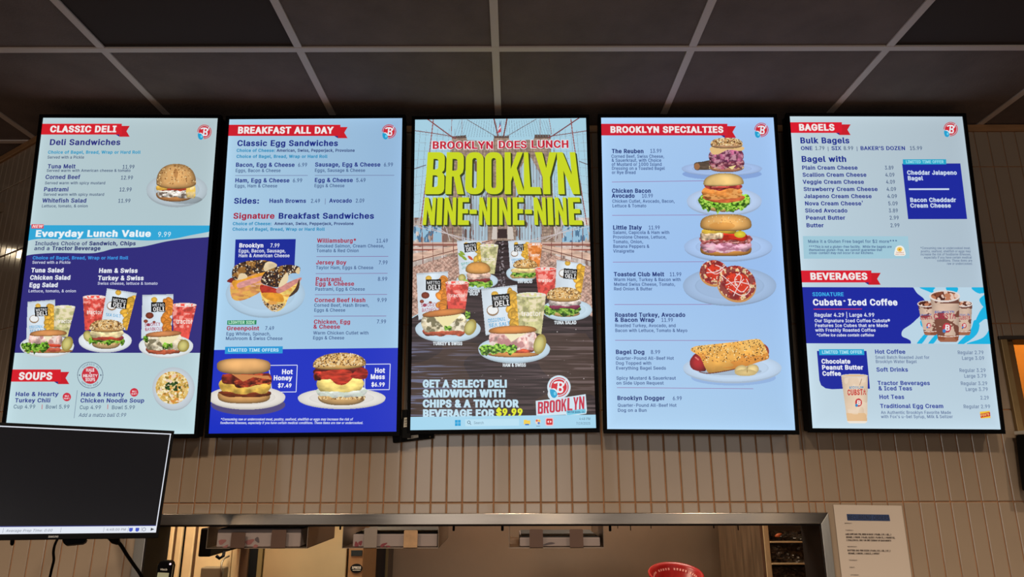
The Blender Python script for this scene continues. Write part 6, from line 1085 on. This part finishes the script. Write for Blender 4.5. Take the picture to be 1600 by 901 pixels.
# ------------------------------------------------------------------ order monitor at the lower left
mo = empty('order_monitor', (-1.1473, 1.8, -.0256), Euler((-.1442, .0300, .4789), 'XYZ')); tag(mo, 'dark order monitor with a thin white screen border, below the SOUPS section', 'monitor')
w, h = .2310, .1298
mb = MB(); bz = .007
for a, c in (((-w-bz, -.004, h), (w+bz, .01, h+bz)), ((-w-bz, -.004, -h-.0135), (w+bz, .01, -h)), ((-w-bz, -.004, -h), (-w, .01, h)), ((w, -.004, -h), (w+bz, .01, h))): mb.box(a, c)
mb.build('bezel', m_black, mo, bevel=.001)
mb = MB(); mb.box((-w-bz+.002, .0102, -h-.012), (w+bz-.002, .03, h+bz-.002)); mb.build('back_case', m_black, mo, bevel=.004)
mb = MB(); mb.quad([(-w, 0, -h), (w, 0, -h), (w, 0, h), (-w, 0, h)]); ms = mb.build('display', glow((5, 6, 11), 1.0), mo)
mb = MB(); e = .0034; q = lambda a, c, l=1: mb.quad([(a[0], -.0003*l, a[1]), (c[0], -.0003*l, a[1]), (c[0], -.0003*l, c[1]), (a[0], -.0003*l, c[1])])
q((-w, h-e), (w, h-.0006)); q((w-e*.8, -h), (w-.0004, h-e)); mb.build('white_border', glow((226, 230, 240)), ms)
mb = MB(); q((-w, -h), (w-e*.8, -h+.0165)); mb.build('status_bar', glow((224, 230, 240)), ms)
mb = MB(); q((-w, -h+.0165), (w-e*.8, -h+.0186)); mb.build('bar_edge', glow((44, 50, 120)), ms)
def mtext(name, s, x0, x1, z0, cap, col, sh=0.0):
    vs, ts, tw = text_geo(s, .02, sh, .06); k = (x1-x0)/tw; m2 = MB(); m2.add([(x0+x*k, -.0008, z0+y*cap) for x, y in vs], ts); m2.build(name, glow(col), ms)
ux = lambda px: -w + .0 + (px + 52) / (245.5 + 52) * 2*w * 0 + 0
def mx(px, py=830.0):
    """pixel on the status bar -> local x on the monitor"""
    E_ = np.array(mo.rotation_euler.to_matrix()); o = np.array((-1.1473, 1.8, -.0256)); d = rays(px, py); t = (o @ E_[:, 1]) / (d @ E_[:, 1]); r = (d*t-o) @ E_; return float(r[0]), float(r[2])
a, c = mx(9, 830), mx(82, 828); mtext('status_text', 'Average Prep Time: 0:00', a[0], c[0], -h+.0052, .0056, (120, 126, 140), .2)
a, c = mx(166, 828), mx(197, 827); mtext('clock_text', '4:48:00 PM', a[0], c[0], -h+.0058, .0056, (120, 126, 140))
for px in (5, 95, 162, 200, 221):
    a = mx(px, 828)[0]; mb = MB(); q((a-.0004, -h+.003), (a+.0004, -h+.0140), 2); mb.build('field_line', glow((150, 156, 170)), ms)
for px in (204.5, 214.5):
    a = mx(px, 827)[0]; mb = MB(); q((a-.0042, -h+.0048), (a+.0042, -h+.0122), 2); q((a-.0024, -h+.003), (a+.0024, -h+.0052), 2); mb.build('blue_icon', glow((62, 84, 196)), ms)
a = mx(225, 827)[0]; mb = MB(); n = 14
for i in range(n):
    t0, t1 = 2*math.pi*i/n, 2*math.pi*(i+1)/n; mb.quad([(a+r*math.cos(t), -.0006, -h+.0082+r*1.1*math.sin(t)) for r, t in ((.0042, t0), (.0042, t1), (.0032, t1), (.0032, t0))])
mb.build('round_icon', glow((80, 90, 120)), ms)
a = mx(238, 827)[0]; mb = MB(); mb.quad([(a-.0038, -.0006, -h+.0044), (a+.0045, -.0006, -h+.0082), (a-.0038, -.0006, -h+.012)]); mb.build('play_icon', glow((50, 60, 66)), ms)
a, c = mx(76, 837), mx(92, 836.5); vs, ts, tw = text_geo('SAMSUNG', .05); k = (c[0]-a[0])/tw; m2 = MB(); m2.add([(a[0]+x*k, -.0043, -h-.0092+y*.0042) for x, y in vs], ts); m2.build('bezel_text', mat('grey_print', (150, 150, 152), .5), mo)
mb = MB(); a, c = mx(97, 838)[0], mx(136, 838)[0]
mb.prism([(a, .012, -h-.012), (c, .012, -h-.012), (c-.002, .012, -h-.019), (c-.008, .012, -h-.0235), (a+.010, .012, -h-.0265), (a+.004, .012, -h-.021)], (0, .05, 0)); mb.build('mount_foot', m_black, mo, bevel=.002)
# arm from the monitor to the wall
mb = MB(); inv = mo.rotation_euler.to_matrix().inverted(); tl = lambda p: inv @ (Vector(p) - Vector((-1.1473, 1.8, -.0256)))
mb.tube([(.0, .03, .01), (.02, .08, .0), tl((-1.30, 2.2, .0)), tl((-1.34, YW - .004, .0))], .016, 12); mb.box((-.05, .03, -.05), (.05, .042, .05)); mb.build('wall_arm', m_black, mo)
def cable(name, pts, r, label, group=None):
    mb = MB(); mb.tube(spline(pts, 6, False), r, 10); return tag(mb.build(name, m_black), label, 'cable', group)
cable('cable', [tuple(W(*q)) for q in ((92, 838, 1.88), (86, 850, 1.9), (83.5, 862, 1.92), (84, 875, 1.94), (80, 892, 1.95), (76, 915, 1.96), (74, 960, 1.97))], .0032, 'thin black cable hanging from the left part of the monitor bottom')
cable('cable', [tuple(W(*q)) for q in ((181, 844, 1.96), (188, 850, 1.97), (198, 866, 2.0), (209, 882, 2.04), (220, 898, 2.08), (236, 930, 2.1), (240, 980, 2.12))], .0046, 'thicker black cable with a plug slanting down from the monitor towards the phone')
mb = MB(); mb.tube([W(173, 836, 1.94), W(180, 843, 1.955), W(185, 848, 1.965)], [.011, .0115, .006], 12); tag(mb.build('cable_plug', m_black), 'black cable plug at the bottom edge of the monitor', 'plug')
mb = MB(); a = W(19, 838, 1.80); mb.tube([W(20, 834, 1.77), W(19.5, 843, 1.77), W(19, 849.5, 1.77), W(18.8, 852, 1.77)], [.0045, .0045, .0042, .002], 10); tag(mb.build('usb_stick', m_black), 'small black stick plugged in under the left end of the monitor', 'stick')

# ------------------------------------------------------------------ cordless phone in front of the left jamb
YP = 2.28
a, c = W(243, 876, YP), W(267.5, 876, YP); ph = empty('cordless_phone', ((a.x+c.x)/2, YP, W(255, 960, YP).z), (0, math.radians(2.5), 0)); tag(ph, 'black cordless phone handset with small lit display in front of the left frame jamb', 'phone')
hw = (c.x-a.x)/2*.94; H = W(255, 875.5, YP).z - W(255, 960, YP).z
mb = MB(); pts = [(-hw*.92, 0, 0), (hw*.92, 0, 0), (hw, 0, H*.5), (hw, 0, H-.014), (hw*.82, 0, H-.004), (hw*.4, 0, H), (-hw*.4, 0, H), (-hw*.82, 0, H-.004), (-hw, 0, H-.014), (-hw, 0, H*.5)]
mb.prism(pts, (0, .024, 0)); mb.build('handset', m_black, ph, bevel=.003)
for sx in (-1, 1):
    mb = MB(); mb.tube([(sx*hw, .006, H*.1), (sx*hw*1.02, .006, H*.5), (sx*hw, .006, H-.012)], .0016, 8); mb.build('silver_edge', MATS['grey_metal'], ph)
mb = MB(); mb.box((-hw*.78, -.002, H-.075), (hw*.74, .001, H-.035)); mb.build('display', glow((150, 140, 104)), ph, bevel=.001)
vs, ts, tw = text_geo('vtech', .05); k = hw*.95/tw; mb = MB(); mb.add([(-hw*.5+x*k, -.0006, H-.0285+y*.006) for x, y in vs], ts); mb.build('phone_text', m_wt, ph)
mb = MB(); mb.tube([(hw*.72, .002, H-.009), (hw*.72, -.0016, H-.009)], .0028, 12); mb.build('indicator_light', glow((246, 216, 226), 1.4), ph)
# cradle on a shelf below, holding the phone up
mb = MB(); zc = W(255, 960, YP).z; x0 = (a.x+c.x)/2
sfz = zc - .02
cr = empty('phone_cradle', (x0, YP, sfz)); tag(cr, 'black phone cradle on the ledge below the left jamb', 'cradle')
L = Loc(cr); L.box((x0-.034, YP-.03, sfz), (x0+.034, YP+.045, sfz+.0195)); L.build('base', m_black, bevel=.004)
L = Loc(cr); L.box((x0-.030, YP+.026, sfz+.0195), (x0+.030, YP+.044, sfz+.06)); L.build('back_rest', m_black, bevel=.004)
mb = MB(); mb.box((-1.5, 2.18, sfz-.03), (1.9, YW-.03, sfz)); tag(mb.build('counter_ledge', m_steel, bevel=.003), 'brushed steel ledge along the wall below the pass-through', 'ledge')

# ------------------------------------------------------------------ notice taped to the tiles at the right
YN = YW - .0065
pt = lambda px, py, o=0.0: W(px, py, YN - o)
tl_, tr_, br_, bl_ = pt(1302, 788), pt(1407, 789.5), pt(1431, 950, .006), pt(1321, 950)
nt_ = empty('paper_notice', ((bl_.x+br_.x)/2, YN, bl_.z)); tag(nt_, 'white paper notice with a dark blue heading bar, right of the pass-through', 'notice')
L = Loc(nt_); n = 14; vs = []
for j in range(n+1):
    for i in range(n+1):
        u, v = i/n, j/n; p0 = tl_.lerp(tr_, u); p1 = bl_.lerp(br_, u); q = p0.lerp(p1, v); q.y = YN - .006*u**3 - .0012*math.sin(3*v)*u
        vs.append(q)
vs += [v + Vector((0, .0004, 0)) for v in vs[:]]; o2 = (n+1)**2; fs = []
for j in range(n):
    for i in range(n):
        f = (j*(n+1)+i, (j+1)*(n+1)+i, (j+1)*(n+1)+i+1, j*(n+1)+i+1); fs.append(f); fs.append(tuple(k+o2 for k in f[::-1]))
L.add(vs, fs, 0, True); L.build('sheet', mat('white_paper', (192, 178, 166), .8))
def on_paper(px, py, o=.0008):
    q = W(px, py, YN); u = min(max((px-1302-(py-788)*.12)/106, 0), 1); v = (py-788)/162
    return W(px, py, YN - .006*u**3 - .0012*math.sin(3*v)*u - o)
L = Loc(nt_); m_ = 8; A = [(1322.8+(1389-1322.8)*i/m_, 802.6+1.0*i/m_) for i in range(m_+1)]; B_ = [(1324.2+(1391-1324.2)*i/m_, 812.7+.9*i/m_) for i in range(m_+1)]
for i in range(m_): L.quad([on_paper(*A[i]), on_paper(*B_[i]), on_paper(*B_[i+1]), on_paper(*A[i+1])])
L.build('heading_bar', mat('dark_blue_ink', (38, 60, 104), .7)); ink = mat('black_ink', (58, 48, 44), .8)
def ptext(name, s, x0, x1, y, cap, m, d=.03, o=.0011, slope=.012):
    vs, ts, tw = text_geo(s, d, 0, .02); k = (x1-x0)/tw; L = Loc(nt_)
    L.add([on_paper(x0+x*k, y+x*k*slope-yy*cap, o) for x, yy in vs], ts); return L.build(name, m)
ptext('heading_text', 'RECURRING ORDERS', 1324.5, 1389.5, 811.2, 6.6, mat('navy_ink', (18, 28, 56), .7), .04)
for s, x0, x1, y in (('MONDAY:', 1319.6, 1331.5, 817.8), ('TUESDAY:', 1321, 1333.5, 828.8), ('WEDNESDAY:', 1324, 1339.6, 854.4), ('THURSDAY:', 1326.4, 1340, 875.6), ('FRIDAY:', 1327.6, 1336, 886.8), ('SATURDAY:', 1329, 1342.4, 898.6)): ptext('day_text', s, x0, x1, y, 1.7, ink, .02)
for s, x0, x1, y in (('LAKE COPE BAG: PIN, WING W BACK: 2 PLAIN, 2 EV, 1 BIL, 2', 1321, 1392.8, 835.2), ('SESAME, 2 ONION, 2 PLAIN, SLICED 1 PLAIN CC, 1 VEGGIE CC,', 1322, 1398.6, 840), ('1 SCALLION CC, ONLY ON 2ND TUESDAY OF EACH MONTH', 1322.4, 1392.4, 844.6), ('SHUTTERS: BAG: PINK DOZEN: 2 PLAIN, 2 EV, 1 BIL, 2 ST, 2', 1324.2, 1391.6, 860.6), ('SESAME, 2 ONION, 1 GARLIC, 2 WHEAT', 1325.4, 1374.4, 865.2)): ptext('order_text', s, x0, x1, y, 2.5, ink, .07)

# ------------------------------------------------------------------ black bracket plate with a sticker below the gap left of the poster screen
YB = 2.335
q = [W(x, y, YB) for x, y in ((612, 671), (677, 671), (676, 684), (614, 691.5))]
bp_ = empty('bracket_plate', (q[2].x - .07, YB, q[3].z)); tag(bp_, 'black bracket plate with a white label, under the left corner of the poster screen', 'bracket')
L = Loc(bp_); L.prism(q, (0, YW - YB - .004, 0)); L.build('plate', m_matte, bevel=.001)
m_lab = mat('white_label', (206, 200, 184), .6)
L = Loc(bp_); L.quad([W(x, y, YB - .0006) for x, y in ((636.4, 680.2), (653.6, 679), (654, 683.2), (636.8, 685.8))]); lb = L.build('label', m_lab)
wall_text(bp_, 'label_text', 'AB1234', (W(638.5, 684.4, YB).x, W(638.5, 684.4, YB).z), (W(646, 683.2, YB).x, W(646, 683.2, YB).z), .0042, YB - .001, ink, .06, lb)
L = Loc(bp_); c = W(672, 682, YB - .0005); L.tube([c, c + Vector((0, -.002, 0))], .0032, 10); L.build('screw', MATS['grey_metal'])
YL = 2.315
q = [W(x, y, YL) for x, y in ((631.5, 652.5), (637.6, 651.6), (637.4, 666.2), (630.6, 667.2))]
L = MB(); L.prism(q, (0, .0006, 0)); lb = tag(L.build('barcode_label', m_lab), 'narrow white barcode label in the gap between the breakfast and poster screens', 'label')
off = lb
for k, y in enumerate((654.5, 656.2, 658.6, 660, 662.4, 664.2)):
    L = MB(); L.quad([W(x, yy, YL - .0006) for x, yy in ((632.2, y), (636.6, y-.5), (636.6, y+.3), (632.2, y+.8))]); o = L.build('barcode_bar', ink); o.parent = lb; o.location = (0, 0, 0)
L = MB(); c0 = [W(x, y, YL + .0008) for x, y in ((628, 640), (641, 640), (641, 684), (628, 684))]
L.prism(c0, (0, .03, 0)); tag(L.build('bracket_strip', m_matte), 'black upright bracket strip in the gap behind the barcode label', 'bracket')
